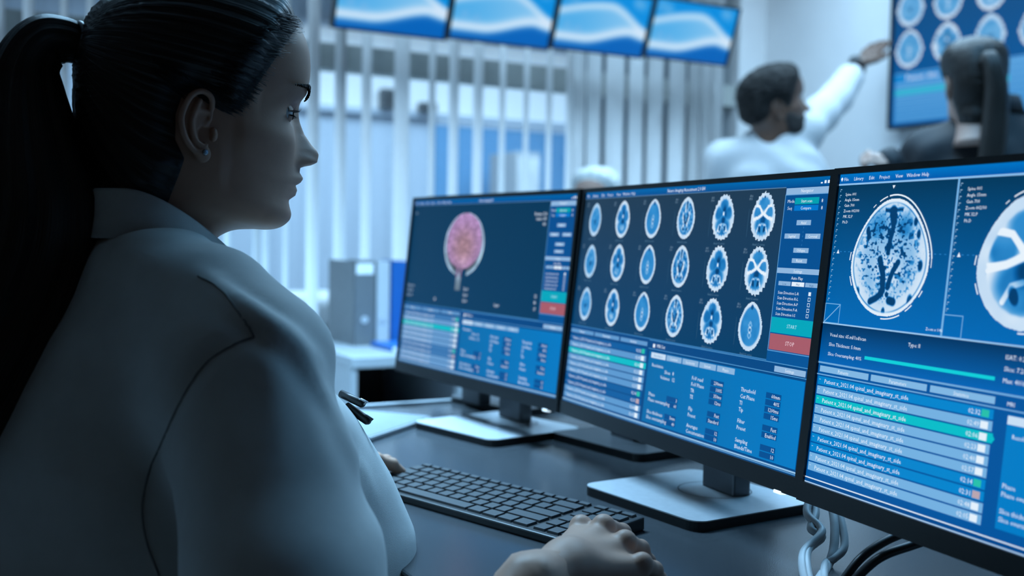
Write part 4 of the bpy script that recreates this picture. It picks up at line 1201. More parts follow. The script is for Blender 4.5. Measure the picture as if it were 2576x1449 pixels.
def ear_arrays(h=0.0009):
    hel = [(.0075, .0200, .004), (.0070, .0260, .008), (.0030, .0310, .010), (-.0040, .0325, .011), (-.0120, .0275, .0125), (-.0180, .0165, .0140), (-.0203, .0062, .0145), (-.0180, -.0052, .0130), (-.0138, -.0128, .0105), (-.0085, -.0185, .008), (-.003, -.0205, .0065)]
    crus = [(.0075, .0200, .004), (.0060, .0090, .0035), (.0010, .0035, .0030)]
    anti = [(-.0035, .0245, .0075), (-.0075, .0165, .0088), (-.0108, .0062, .0098), (-.0095, -.0052, .0095), (-.0050, -.0120, .0080), (.0020, -.0120, .0075)]
    anti2 = [(-.0075, .0160, .0085), (-.001, .0165, .0060), (.0040, .0150, .0040)]
    H = [tuple(p) for p in catmull(hel, 4)]; A = [tuple(p) for p in catmull(anti, 4)]
    def fn(P):
        d = elli(P, (-.006, .006, .0030), (.0150, .0260, .0045), rotm('Y', 0.30))
        d = smin(d, chain(P, H, [.0026] * len(H)), .0022)
        d = smin(d, chain(P, A, [.0026] * len(A)), .0030)
        d = smin(d, chain(P, anti2, [.0022] * 3), .0025)
        d = smin(d, elli(P, (-.0002, -.0215, .0040), (.0072, .0078, .0036)), .0040)
        d = smin(d, elli(P, (.0095, -.0040, .0030), (.0036, .0062, .0042)), .0020)
        d = smin(d, elli(P, (.006, .000, -.006), (.010, .022, .008)), .003)
        d = smax(d, -elli(P, (.0010, -.0045, .0080), (.0062, .0085, .0085)), .0020)
        d = smin(d, chain(P, crus, [.0020] * 3), .0020)
        return d
    return surface_nets(fn, (-.027, -.034, -.012), (.018, .039, .022), h)
EAR = ear_arrays()

def to_world(P, O, th, pitch=0.0, roll=0.0, scale=1.0):
    """head/body axes (forward, right, up) -> world"""
    P = np.asarray(P, float) * scale
    cp, sp = math.cos(pitch), math.sin(pitch)
    x = P[:, 0] * cp - P[:, 2] * sp; z = P[:, 0] * sp + P[:, 2] * cp; y = P[:, 1]
    c2, s2 = math.cos(roll), math.sin(roll)
    y, z = y * c2 + z * s2, -y * s2 + z * c2
    M = frame(th)
    return np.asarray(O, float) + x[:, None] * M[:, 0] + y[:, None] * M[:, 1] + z[:, None] * M[:, 2]

def hand_arrays(wrist, mcps, fingers, thumb, h=0.0014, rad=1.0, up=(0, 0, 1)):
    """fingers: list of joint lists starting at the knuckle; all in world space"""
    wrist = np.array(wrist, float)
    radii = [(.0098, .0086, .0076, .0062), (.0102, .0088, .0078, .0064), (.0096, .0083, .0073, .0060), (.0086, .0073, .0064, .0054)]
    upv = np.array(up, float)
    pts = [p for f in fingers for p in f] + list(thumb) + [wrist]
    lo = np.min(np.array(pts), 0) - .022; hi = np.max(np.array(pts), 0) + .022
    def fn(P):
        d = caps(P, wrist, wrist + (np.mean(mcps, 0) - wrist) * .3, .021 * rad, .022 * rad)
        for i, m in enumerate(mcps):
            m = np.array(m)
            q = wrist + (m - wrist) * .25
            d = smin(d, caps(P, q, m - upv * .004, .0135 * rad, .0100 * rad), .012)
            d = smin(d, caps(P, wrist + (m - wrist) * .45 - upv * .012, m - upv * .012 - (m - wrist) * .08, .012 * rad, .0095 * rad), .010)
        for i, f in enumerate(fingers):
            r_ = [x * rad for x in radii[i]]
            e = chain(P, f, r_, .002)
            for jn in range(0, 3): e = smin(e, np.linalg.norm(P - np.array(f[jn]) - upv * .0012, axis=1) - r_[jn] * 1.04, .003)
            d = smin(d, e, .0035)
        d = smin(d, chain(P, thumb, [.0135 * rad, .0108 * rad, .0095 * rad, .0075 * rad], .004), .008)
        return d
    V, Fc = surface_nets(fn, lo, hi, h)
    return smooth_arrays(V, Fc, 1, .4)

# ================= the woman in front =================
TH = math.radians(27)
O_ = np.array([-0.3068, 1.0202, CAMZ + 0.0911])
TB = math.radians(30)
N_ = np.array([-0.347, 1.000, CAMZ - 0.040])
per = thing('person', 'person in a white lab coat seated in front, hand on the mouse', 'person', (N_[0], N_[1], 0), 0)
inv = Vector((N_[0], N_[1], 0))
def pobj(name, V, Fc, m_, parent, root, smooth=True):
    V = np.asarray(V, float) - np.array(root)
    return mesh_obj(name, V, Fc, m_, parent, smooth)
PR = (N_[0], N_[1], 0)
hv, hf = head_arrays(144, 5)
parts = [(to_world(hv, O_, TH), hf)]
for sg in (1, -1):
    E, ef = EAR
    ev = np.stack([E[:, 0], sg * (0.0655 + E[:, 2]), E[:, 1]], 1)
    efl = ef if sg < 0 else ef[:, ::-1]
    parts.append((to_world(ev, O_, TH), [tuple(f) for f in efl]))
    # upper and lower lids hugging the eyeball
    for lo_a, hi_a, rr in ((5, 70, .0126), (-60, -11, .0124)):
        V, Fc = [], []
        na, nb_ = 10, 16
        for i in range(na + 1):
            el = math.radians(lo_a + (hi_a - lo_a) * i / na)
            for j in range(nb_ + 1):
                az = math.radians(-62 + 124 * j / nb_)
                ee = el * (math.cos(az) ** .5 if i == 0 else 1)
                V.append((.0790 + rr * math.cos(ee) * math.cos(az), sg * .0310 + rr * math.cos(ee) * math.sin(az), .0235 + rr * math.sin(ee)))
        for i in range(na):
            for j in range(nb_): Fc.append((i * (nb_ + 1) + j, i * (nb_ + 1) + j + 1, (i + 1) * (nb_ + 1) + j + 1, (i + 1) * (nb_ + 1) + j))
        parts.append((to_world(V, O_, TH), Fc))
# right hand on the mouse
fh = np.array([.56, .828, 0]); rh = np.array([.828, -.56, 0]); zz = np.array([0, 0, 1.0])
def rel(p): return np.array([p[0], p[1], CAMZ + p[2]])
mc = [rel((.0665, .972, -.262)), rel((.0860, .962, -.259)), rel((.1020, .944, -.267)), rel((.1130, .922, -.279))]
wr = rel((.036, .880, -.277))
def fing(m, a, b, c):
    p1 = m + fh * a[0] - zz * a[1]; p2 = p1 + fh * b[0] - zz * b[1]; p3 = p2 + fh * c[0] - zz * c[1]
    return [m, p1, p2, p3]
fr_ = [fing(mc[0], (.033, .013), (.017, .015), (.007, .014)), fing(mc[1], (.035, .014), (.018, .017), (.006, .015)),
       fing(mc[2] + rh * .002, (.030, .014), (.015, .015), (.004, .009)), fing(mc[3] + rh * .004, (.024, .012), (.011, .011), (.003, .005))]
th_r = [wr + fh * .018 - rh * .018 - zz * .004, wr + fh * .045 - rh * .034 - zz * .012, wr + fh * .074 - rh * .036 - zz * .018, wr + fh * .098 - rh * .028 - zz * .022]
Vh, Fh = hand_arrays(wr, mc, fr_, th_r)
parts.append((Vh, [tuple(f) for f in Fh]))
# left hand resting on the desk beyond the coat
fl = np.array([.74, .67, 0]); rl = np.array([.67, -.74, 0])
wl = onz(880, 1180, DESK + .028); wl = np.array(wl) + fl * -.075 - rl * .03
ml = [wl + fl * .080 + rl * s + zz * .010 for s in (.030, .010, -.010, -.028)]
def fing2(m, L): return [m, m + fl * L * .46 - zz * .004, m + fl * L * .78 - zz * .013, m + fl * L * .98 - zz * .024]
fl_ = [fing2(ml[0], .075), fing2(ml[1], .082), fing2(ml[2], .076), fing2(ml[3], .060)]
th_l = [wl + fl * .02 + rl * .020, wl + fl * .045 + rl * .040 - zz * .006, wl + fl * .070 + rl * .050 - zz * .012, wl + fl * .092 + rl * .050 - zz * .016]
Vl, Fl_ = hand_arrays(wl, ml, fl_, th_l)
parts.append((Vl, [tuple(f) for f in Fl_]))
# body under the coat, so that head and hands belong to one figure
def body_pt(f, r, z): return N_ + frame(TB) @ np.array([f, r, z])
SR, ER = body_pt(.050, .172, -.078), np.array([-.112, .722, CAMZ - .400])
SL, EL = body_pt(.070, -.165, -.065), body_pt(.100, -.275, -.285)
WRr, WRl = wr - fh * .03, wl - fl * .03
def under(P):
    d = chain(P, [N_ + (0, 0, -.02), body_pt(.03, 0, -.2), body_pt(.04, 0, -.50)], [.05, .085, .10], .03)
    d = smin(d, chain(P, [body_pt(.0, .02, -.02), SR, ER, WRr, wr], [.045, .045, .036, .026, .022], .01), .02)
    d = smin(d, chain(P, [body_pt(.0, -.02, -.02), SL, EL, WRl, wl], [.045, .045, .036, .026, .022], .01), .02)
    hipR, hipL = body_pt(.06, .09, -.52), body_pt(.06, -.09, -.52)
    knR, knL = body_pt(.42, .11, -.50), body_pt(.42, -.11, -.50)
    d = smin(d, chain(P, [hipR, knR, body_pt(.36, .11, -.92)], [.085, .06, .045], .02), .03)
    d = smin(d, chain(P, [hipL, knL, body_pt(.36, -.11, -.92)], [.085, .06, .045], .02), .03)
    d = smin(d, chain(P, [body_pt(.35, .11, -.955), body_pt(.47, .12, -.975)], [.035, .03]), .02)
    d = smin(d, chain(P, [body_pt(.35, -.11, -.955), body_pt(.47, -.12, -.975)], [.035, .03]), .02)
    return d
Vu, Fu = surface_nets(under, (-.62, .58, 0.0), (.42, 1.62, 1.06), .013)
parts.append((Vu, [tuple(f) for f in Fu]))
BV, BF = join_arrays(parts)
pobj('body', BV, BF, M_SKIN, per, PR)
# eyes, lashes, brows
for sg in (1, -1):
    bm = bmesh.new(); bmesh.ops.create_uvsphere(bm, u_segments=24, v_segments=16, radius=.0121)
    V = np.array([v.co[:] for v in bm.verts]) + np.array([.0790, sg * .0310, .0235])
    W_ = to_world(V, O_, TH) - np.array(PR)
    for v, w_ in zip(bm.verts, W_): v.co = w_
    eo = bm_obj('eye', bm, M_EYEW, per, True)
    V, Fc = [], []
    for k in range(20): V.append((.0790 + .0119, sg * .0310 + .0052 * math.cos(2 * PI * k / 20), .0228 + .0052 * math.sin(2 * PI * k / 20)))
    V.append((.0790 + .0126, sg * .0310, .0228))
    pobj('iris', to_world(V, O_, TH), [(k, (k + 1) % 20, 20) for k in range(20)], mat('iris_blue', (0.03, 0.06, 0.10), 0.1, noise=0.2), eo, PR)
    V, Fc = [], []
    for j in range(26):
        az = math.radians(-62 + 124 * j / 25); ee = math.radians(5) * math.cos(az) ** .5
        for up_, ln in ((1, .0085), (0, .004)):
            e0 = ee if up_ else math.radians(-11)
            p0 = np.array([.0790 + .0132 * math.cos(e0) * math.cos(az), sg * .0310 + .0132 * math.cos(e0) * math.sin(az), .0235 + .0132 * math.sin(e0)])
            dr = np.array([math.cos(az), math.sin(az) * 1.0, .25 if up_ else -.35])
            sd = np.array([-math.sin(az), math.cos(az), 0]) * .0006
            p1 = p0 + dr * ln * .6 - np.array([0, 0, .0006]); p2 = p0 + dr * ln + np.array([0, 0, .0022 if up_ else -.0004])
            b_ = len(V); V += [p0 - sd, p0 + sd, p1 + sd * .7, p1 - sd * .7, p2, p0 + np.array([0, 0, .0007])]
            Fc += [(b_, b_ + 1, b_ + 2, b_ + 3), (b_ + 3, b_ + 2, b_ + 4), (b_, b_ + 5, b_ + 3), (b_ + 1, b_ + 5, b_ + 2)]
    pobj('eyelashes', to_world(np.array(V), O_, TH), Fc, M_LASH, per, PR, False)
    V, Fc = [], []
    rs = np.random.RandomState(7 + sg)
    G0 = head_grid(144, 5).reshape(-1, 3)
    for j in range(260):
        t = rs.rand(); yy = sg * (.014 + .038 * t); z0_ = .0405 + .0085 * math.sin(min(1, t * 1.25) * PI * .62) + (rs.rand() - .5) * .0055 * (1.1 - t)
        sel = G0[(np.abs(G0[:, 1] - yy) < .004) & (np.abs(G0[:, 2] - z0_) < .004) & (G0[:, 0] > .03)]
        x0_ = sel[:, 0].max() if len(sel) else .09
        p0 = np.array([x0_ - .0005, yy, z0_]); p1 = p0 + np.array([.0012 - .003 * t, sg * .006, .0022 * (1 - t)]); 
        nrm_ = np.array([0, 0, .0009])
        b_ = len(V); V += [p0 - nrm_, p0 + nrm_, (p0 + p1) / 2 + nrm_ + np.array([.0012, 0, 0]), (p0 + p1) / 2 - nrm_ + np.array([.0012, 0, 0]), p1]
        Fc += [(b_, b_ + 1, b_ + 2, b_ + 3), (b_ + 3, b_ + 2, b_ + 4)]
    pobj('eyebrow', to_world(np.array(V), O_, TH), Fc, M_LASH, per, PR, False)
# hair: cap, ponytail, band, loose strands
ROOT = (-.086, 0, .077)
cv, cf, cuv = hair_cap(HAIRPOLY, ROOT)
hair = pobj('hair', to_world(cv, O_, TH), cf, M_HAIR, per, PR); set_uv(hair, cuv)
path = [(-.076, 0, .075, .0175), (-.093, 0, .0755, .0170), (-.108, 0, .0780, .0195), (-.124, 0, .0745, .0225), (-.137, 0, .056, .0250), (-.140, 0, .028, .0320), (-.138, .006, -.018, .043), (-.134, .014, -.070, .054),
        (-.142, .022, -.120, .056), (-.168, .030, -.180, .058), (-.202, .032, -.250, .055), (-.236, .030, -.320, .042), (-.262, .026, -.375, .010)]
q = np.array(catmull(path, 7))
V, Fc, uv = [], [], []
nn = 56
rs = np.random.RandomState(11)
ph = rs.rand(8) * 6
for i in range(len(q)):
    t = q[min(i + 1, len(q) - 1), :3] - q[max(i - 1, 0), :3]; t /= np.linalg.norm(t)
    a = np.array([0, 1.0, 0]); b = np.cross(t, a); b /= np.linalg.norm(b)
    for k in range(nn):
        an = 2 * PI * k / nn
        rr = q[i, 3] * (1 + .05 * math.sin(5 * an + ph[0] + i * .02) + .045 * math.sin(11 * an + ph[1] - i * .03) + .035 * math.sin(23 * an + ph[2] + .02 * i))
        V.append(q[i, :3] + a * rr * .85 * math.cos(an) + b * rr * math.sin(an)); uv.append((an / (2 * PI), i / len(q) * .5))
for i in range(len(q) - 1):
    for k in range(nn): Fc.append((i * nn + k, i * nn + (k + 1) % nn, (i + 1) * nn + (k + 1) % nn, (i + 1) * nn + k))
pt = pobj('ponytail', to_world(np.array(V), O_, TH), Fc, M_HAIR, hair, PR); set_uv(pt, uv)
V, Fc = [], []
for k in range(25):
    an = 2 * PI * k / 24
    V.append((-.0935 + .002 * math.sin(3 * an), .0172 * math.cos(an), .0758 + .0172 * math.sin(an)))
bv, bf = tube_arrays(V, .0042, 8, False)
pobj('hair_band', to_world(np.array([list(x) for x in bv]), O_, TH), bf, M_CABLEB, hair, PR)
sv = []
edge_pts = np.array(catmull([np.array(x) for x in HAIRPOLY[:12]], 10)); rt2 = np.array([-.086, .077])
for j in range(420):
    e_ = edge_pts[rs.randint(0, len(edge_pts))] + rs.randn(2) * .0015
    tow = rt2 - e_; tow /= np.linalg.norm(tow)
    st0 = e_ - tow * (rs.rand() ** 1.6) * .008
    L_ = .018 + .028 * rs.rand(); cur = (rs.rand() - .4) * .004
    pp = []
    for s_k in (0, .35, .7, 1.0):
        q2 = st0 + tow * L_ * s_k + np.array([-tow[1], tow[0]]) * cur * math.sin(PI * s_k)
        g_ = G0[(np.abs(G0[:, 0] - q2[0]) < .0045) & (np.abs(G0[:, 2] - q2[1]) < .0045) & (G0[:, 1] > 0)]
        if not len(g_): break
        din = max(0.0, float(poly_sd(q2[None], HAIRPOLY)[0]))
        pp.append((q2[0], g_[:, 1].max() + .0010 + .0135 * float(sst(0, .025, np.array(din))) * .9, q2[1]))
    if len(pp) == 4: sv.append(tube_arrays(pp, [.0002, .00035, .00035, .0002], 3))
V, Fc = join_arrays(sv); pobj('loose_strands', to_world(np.array(V), O_, TH), Fc, M_HAIR, hair, PR)['kind'] = 'stuff'
# ear stud
bm = bmesh.new(); bmesh.ops.create_icosphere(bm, subdivisions=2, radius=.0030)
es = to_world(np.array([[.0012, .0655 + .0082, -.0205]]), O_, TH)[0] - np.array(PR)
eo = bm_obj('earring', bm, mat('stud_setting', (0.35, 0.36, 0.38), 0.25, 0.9, noise=0.05), per, True, loc=es)
bm = bmesh.new(); bmesh.ops.create_icosphere(bm, subdivisions=1, radius=.0021)
bm_obj('gem', bm, mat('stud_gem', (0.35, 0.6, 0.85), 0.05, 0.0, spec=1.0, coat=1.0, noise=0.05), eo, False, loc=(.0012, -.0020, .0004))

# lab coat
TZ = [-.56, -.46, -.33, -.26, -.20, -.14, -.09, -.05, -.01, .03]
TFr = [.24, .262, .276, .272, .244, .206, .160, .112, .080, .062]
TBk = [-.185, -.180, -.175, -.165, -.152, -.135, -.112, -.092, -.065, -.045]
TWd = [.20, .195, .182, .176, .172, .170, .168, .145, .095, .070]
MB = frame(TB)
rsn = np.random.RandomState(2)
def coat_sdf(P):
    Q = (P - N_) @ MB          # local f, r, z
    f, r, z = Q[:, 0], Q[:, 1], Q[:, 2]
    fr = np.interp(z, TZ, TFr); bk = np.interp(z, TZ, TBk); wd = np.interp(z, TZ, TWd)
    c = (fr + bk) / 2; a = (fr - bk) / 2
    d = (np.sqrt(((f - c) / a) ** 2 + (r / wd) ** 2) - 1) * np.minimum(a, wd) * .9
    d = smax(d, np.maximum(z - .035, -.56 - z), .02)
    d = smin(d, chain(Q, [(.005, .05, -.012), (.035, .12, -.030), (.052, .168, -.070)], [.045, .056, .066], .02), .05)
    d = smin(d, chain(Q, [(.015, -.05, -.012), (.055, -.12, -.030), (.075, -.165, -.065)], [.045, .056, .066], .02), .05)
    def arm(S, E, W, rr=(.070, .071, .062, .050, .040)):
        S, E, W = [(np.array(x) - N_) @ MB for x in (S, E, W)]
        return chain(Q, [S, (S + E) / 2, E, (E + W) / 2, W], rr, .02)
    d = smin(d, arm(SR, ER, WRr - (WRr - ER) * .34), .028)
    d = smin(d, arm(SL, EL, WRl - fl * .01), .028)
    # folds: radiating from the shoulder and across the chest
    fold = .0030 * np.sin((f * 55 + z * 42) + 2.2 * np.sin(r * 18)) * np.exp(-(((f - .10) / .07) ** 2 + ((z + .075) / .07) ** 2))
    fold += .0022 * np.sin(f * 80 - z * 60 + r * 30) * np.exp(-(((f - .13) / .05) ** 2 + ((z + .17) / .12) ** 2))
    fold += .0020 * np.sin(z * 48 + f * 30 + 3 * np.sin(r * 9)) * np.exp(-(((f - .02) / .14) ** 2 + ((z + .25) / .12) ** 2))
    # armhole seam: a groove where sleeve meets the back
    s0 = np.array([.020, .150, -.10])
    return d + fold
lo = N_ + (-.32, -.42, -.57); hi = N_ + (.47, .50, .05)
CV, CF = surface_nets(coat_sdf, lo, hi, .006)
CV, CF = smooth_arrays(CV, CF, 2, .5)
def coat_hit(o, d):
    """march a ray onto the coat surface"""
    p = np.array(o, float); d = np.array(d, float) / np.linalg.norm(d)
    for _ in range(60):
        v = float(coat_sdf(p[None])[0])
        if v < 0.0006: return p
        p = p + d * max(v * .85, .0006)
    return None
def on_coat(px, py):
    return coat_hit(np.array([0, 0, CAMZ]) + ray(px, py) * .6, ray(px, py))
def coat_path(pix, k=5):
    pts = []
    for p in catmull([np.array(x, float) for x in pix], k):
        h_ = on_coat(p[0], p[1])
        if h_ is not None: pts.append(h_)
    return np.array(pts)
def mesh_normals(V, Fc):
    a = V[Fc[:, 2]] - V[Fc[:, 0]]; b = V[Fc[:, 3]] - V[Fc[:, 1]]
    fn_ = np.cross(a, b); n = np.zeros_like(V)
    for c in range(4): np.add.at(n, Fc[:, c], fn_)
    return n / (np.linalg.norm(n, axis=1, keepdims=True) + 1e-12)
def refine(V, Fc, sel):
    return V, Fc
CN = mesh_normals(CV, CF)
FOLDS = [([(505, 690), (560, 722), (640, 770), (730, 838), (800, 905)], .0060, .010), ([(520, 735), (600, 785), (690, 838), (760, 900), (810, 985)], .0055, .010),
         ([(560, 765), (620, 815), (660, 862)], -.0055, .010), ([(575, 712), (650, 755), (720, 805)], -.004, .009), ([(700, 870), (770, 950), (830, 1060), (880, 1180)], -.0022, .013),
         ([(650, 850), (680, 930), (690, 1030), (700, 1150)], .0035, .014), ([(640, 845), (560, 870), (480, 955), (420, 1065), (378, 1180), (360, 1290)], -.0035, .008),
         ([(360, 640), (420, 760), (430, 900)], .0025, .03), ([(120, 1120), (250, 1210), (380, 1260)], .0030, .03), ([(810, 960), (880, 1110), (960, 1280)], .0020, .012), ([(300, 900), (250, 1050), (180, 1200)], -.003, .03)]
for pix, amp, wid in FOLDS:
    pl = coat_path(pix)
    if len(pl) < 2: continue
    near = np.where((np.abs(CV - pl.mean(0)) < (pl.max(0) - pl.min(0)) / 2 + 3 * wid).all(1))[0]
    Pn = CV[near]; dmin = np.full(len(near), 9.0); tpos = np.zeros(len(near))
    for k_, (a_, b_) in enumerate(zip(pl[:-1], pl[1:])):
        ab = b_ - a_; t_ = np.clip((Pn - a_) @ ab / max(ab @ ab, 1e-12), 0, 1)
        dd = np.linalg.norm(Pn - a_ - t_[:, None] * ab, axis=1)
        m_ = dd < dmin; dmin[m_] = dd[m_]; tpos[m_] = (k_ + t_[m_]) / (len(pl) - 1)
    CV[near] += CN[near] * (amp * np.exp(-(dmin / wid) ** 2) * np.sin(PI * np.clip(tpos * .9 + .05, 0, 1)) ** .6)[:, None]
coat = pobj('lab_coat', CV, [tuple(f) for f in CF], M_COAT, per, PR)
def coat_line(name, pix, rad, m_, parent, lift=.0004, k=6):
    pl = coat_path(pix, k)
    if len(pl) > 3:
        dirs = (pl - np.array([0, 0, CAMZ])); dirs /= np.linalg.norm(dirs, axis=1)[:, None]
        idx_ = [int(np.argmin(((CV - p) ** 2).sum(1))) for p in pl]
        pl = pl + ((CV[idx_] - pl) * CN[idx_]).sum(1)[:, None] * CN[idx_]
        V, Fc = tube_arrays(pl - dirs * lift, rad, 6)
        return pobj(name, np.array([list(v) for v in V]), Fc, m_, parent, PR)
coat_line('armhole_seam', [(640, 842), (590, 862), (520, 905), (462, 980), (415, 1070), (378, 1170), (358, 1270), (368, 1360), (400, 1449)], .0008, M_STITCH, coat)
coat_line('shoulder_seam', [(500, 700), (560, 742), (610, 800), (640, 842)], .0007, M_STITCH, coat)

# collar
V, Fc = [], []
prof_n = 7
nphi = 64
for i in range(nphi + 1):
    ph_ = math.radians(-158 + 316 * i / nphi); ap = abs(math.degrees(ph_))
    zt = .074 - .062 * float(sst(50, 165, np.array(ap)))
    hgt = .040 + .012 * float(sst(110, 158, np.array(ap)))
    fl_out = .018 + .012 * float(sst(90, 158, np.array(ap)))
    cfx, rf, rr_ = .022, .066, .062
    def pt_(R_, z_):
        return (cfx - (rf + R_) * math.cos(ph_), (rr_ + R_) * math.sin(ph_), z_)
    V += [pt_(.004, zt - .05), pt_(.0, zt - .02), pt_(.0005, zt), pt_(.004, zt + .003), pt_(.008, zt), pt_(.012, zt - hgt * .5), pt_(fl_out, zt - hgt)]
for i in range(nphi):
    for j in range(prof_n - 1): Fc.append((i * prof_n + j, (i + 1) * prof_n + j, (i + 1) * prof_n + j + 1, i * prof_n + j + 1))
co = pobj('collar', np.array(V) @ MB.T + N_, Fc, M_COAT, coat, PR)
md = co.modifiers.new('thickness', 'SOLIDIFY'); md.thickness = .0016; md.offset = 0
# lapel and breast pocket with pens on the far side of the chest
def pen(label, px, py, d, tip, rad, m_, clip):
    t = thing('pen', label, 'pen', atd(px, py, d), 0, 'pens in the breast pocket')
    v = (Vector(atd(*tip)) - Vector(atd(px, py, d)))
    V, Fc = tube_arrays([(0, 0, 0), v * .5, v * .92, v], [rad, rad, rad, rad * .6], 10)
    mesh_obj('barrel', V, Fc, m_, t, True)
    V, Fc = tube_arrays([v * .98, v * .98 + Vector((.004, -.004, .003)), v * .72 + Vector((.004, -.004, .003)), v * .6 + Vector((.002, -.002, 0))], .0012, 6)
    mesh_obj('clip', V, Fc, clip, t, True)
    return t
# mouse under the right hand
mp_ = np.array([.096, .975]); 
ms = thing('mouse', 'black computer mouse under the hand', 'mouse', (mp_[0], mp_[1], DESK), math.atan2(.828, .56) - PI / 2)
def mouse_sdf(P):
    d = elli(P, (0, 0, .004), (.030, .055, .030))
    return smax(d, -P[:, 2] + .001, .003)
V, Fc = surface_nets(mouse_sdf, (-.04, -.065, -.005), (.04, .065, .045), .0025)
mesh_obj('mouse_body', V, [tuple(f) for f in Fc], M_BLACK, ms, True)
V, Fc = tube_arrays([(-.004, .030, .030), (.004, .030, .030)], .006, 12); mesh_obj('scroll_wheel', V, Fc, M_DKGREY, ms, True)
pen('black pen with a silver clip, upper of the two at the coat pocket', 858, 990, 1.075, (916, 1018, 1.06), .0042, M_CABLEB, M_ALU)
pen('black pen pointing lower right below the clipped pen', 872, 1022, 1.07, (930, 1062, 1.055), .0045, M_CABLEB, M_DKGREY)

# office chair under the woman (below the picture)
ch = thing('office_chair', 'dark office chair under the person at the desk', 'chair', (*(N_ + MB @ np.array([.03, 0, 0]))[:2], 0), TB)
zs = N_[2] - .60
box('seat', -.23, .25, -.23, .23, zs - .08, zs - .015, M_SUIT, ch, .03, 3, smooth=True)
V, Fc = tube_arrays([(0, 0, .06), (0, 0, zs - .08)], .028, 14); mesh_obj('post', V, Fc, M_NECK, ch, True)
for k in range(5):
    a = 2 * PI * k / 5 + .3
    V, Fc = tube_arrays([(0, 0, .09), (.27 * math.cos(a), .27 * math.sin(a), .06), (.28 * math.cos(a), .28 * math.sin(a), .0)], [.022, .017, .022], 8); mesh_obj('foot', V, Fc, M_BLACK, ch, True)

def simple_hand(W, dirv, upv, scale=1.0, curl=.15, h=.003, thumb_side=1, point=False):
    W = np.array(W, float); d = np.array(dirv, float); d /= np.linalg.norm(d)
    u = np.array(upv, float); u -= d * (u @ d); u /= np.linalg.norm(u)
    a = np.cross(d, u) * thumb_side
    m = [W + (d * .086 + a * s) * scale for s in (.030, .010, -.010, -.028)]
    L = (.078, .085, .079, .062)
    fs = []
    for i, p in enumerate(m):
        c = curl + (.75 if point and i > 0 else 0)
        q = [p]; an = 0
        for fr_k in (.46, .31, .23):
            an += c
            q.append(q[-1] + (d * math.cos(an) - u * math.sin(an)) * L[i] * fr_k * scale)
        fs.append(q)
    t = [W + (d * .018 + a * .020) * scale, W + (d * .045 + a * .042 - u * .006) * scale, W + (d * .075 + a * .052 - u * .010) * scale, W + (d * .10 + a * .050 - u * .012) * scale]
    return hand_arrays(W, m, fs, t, h, scale, u)

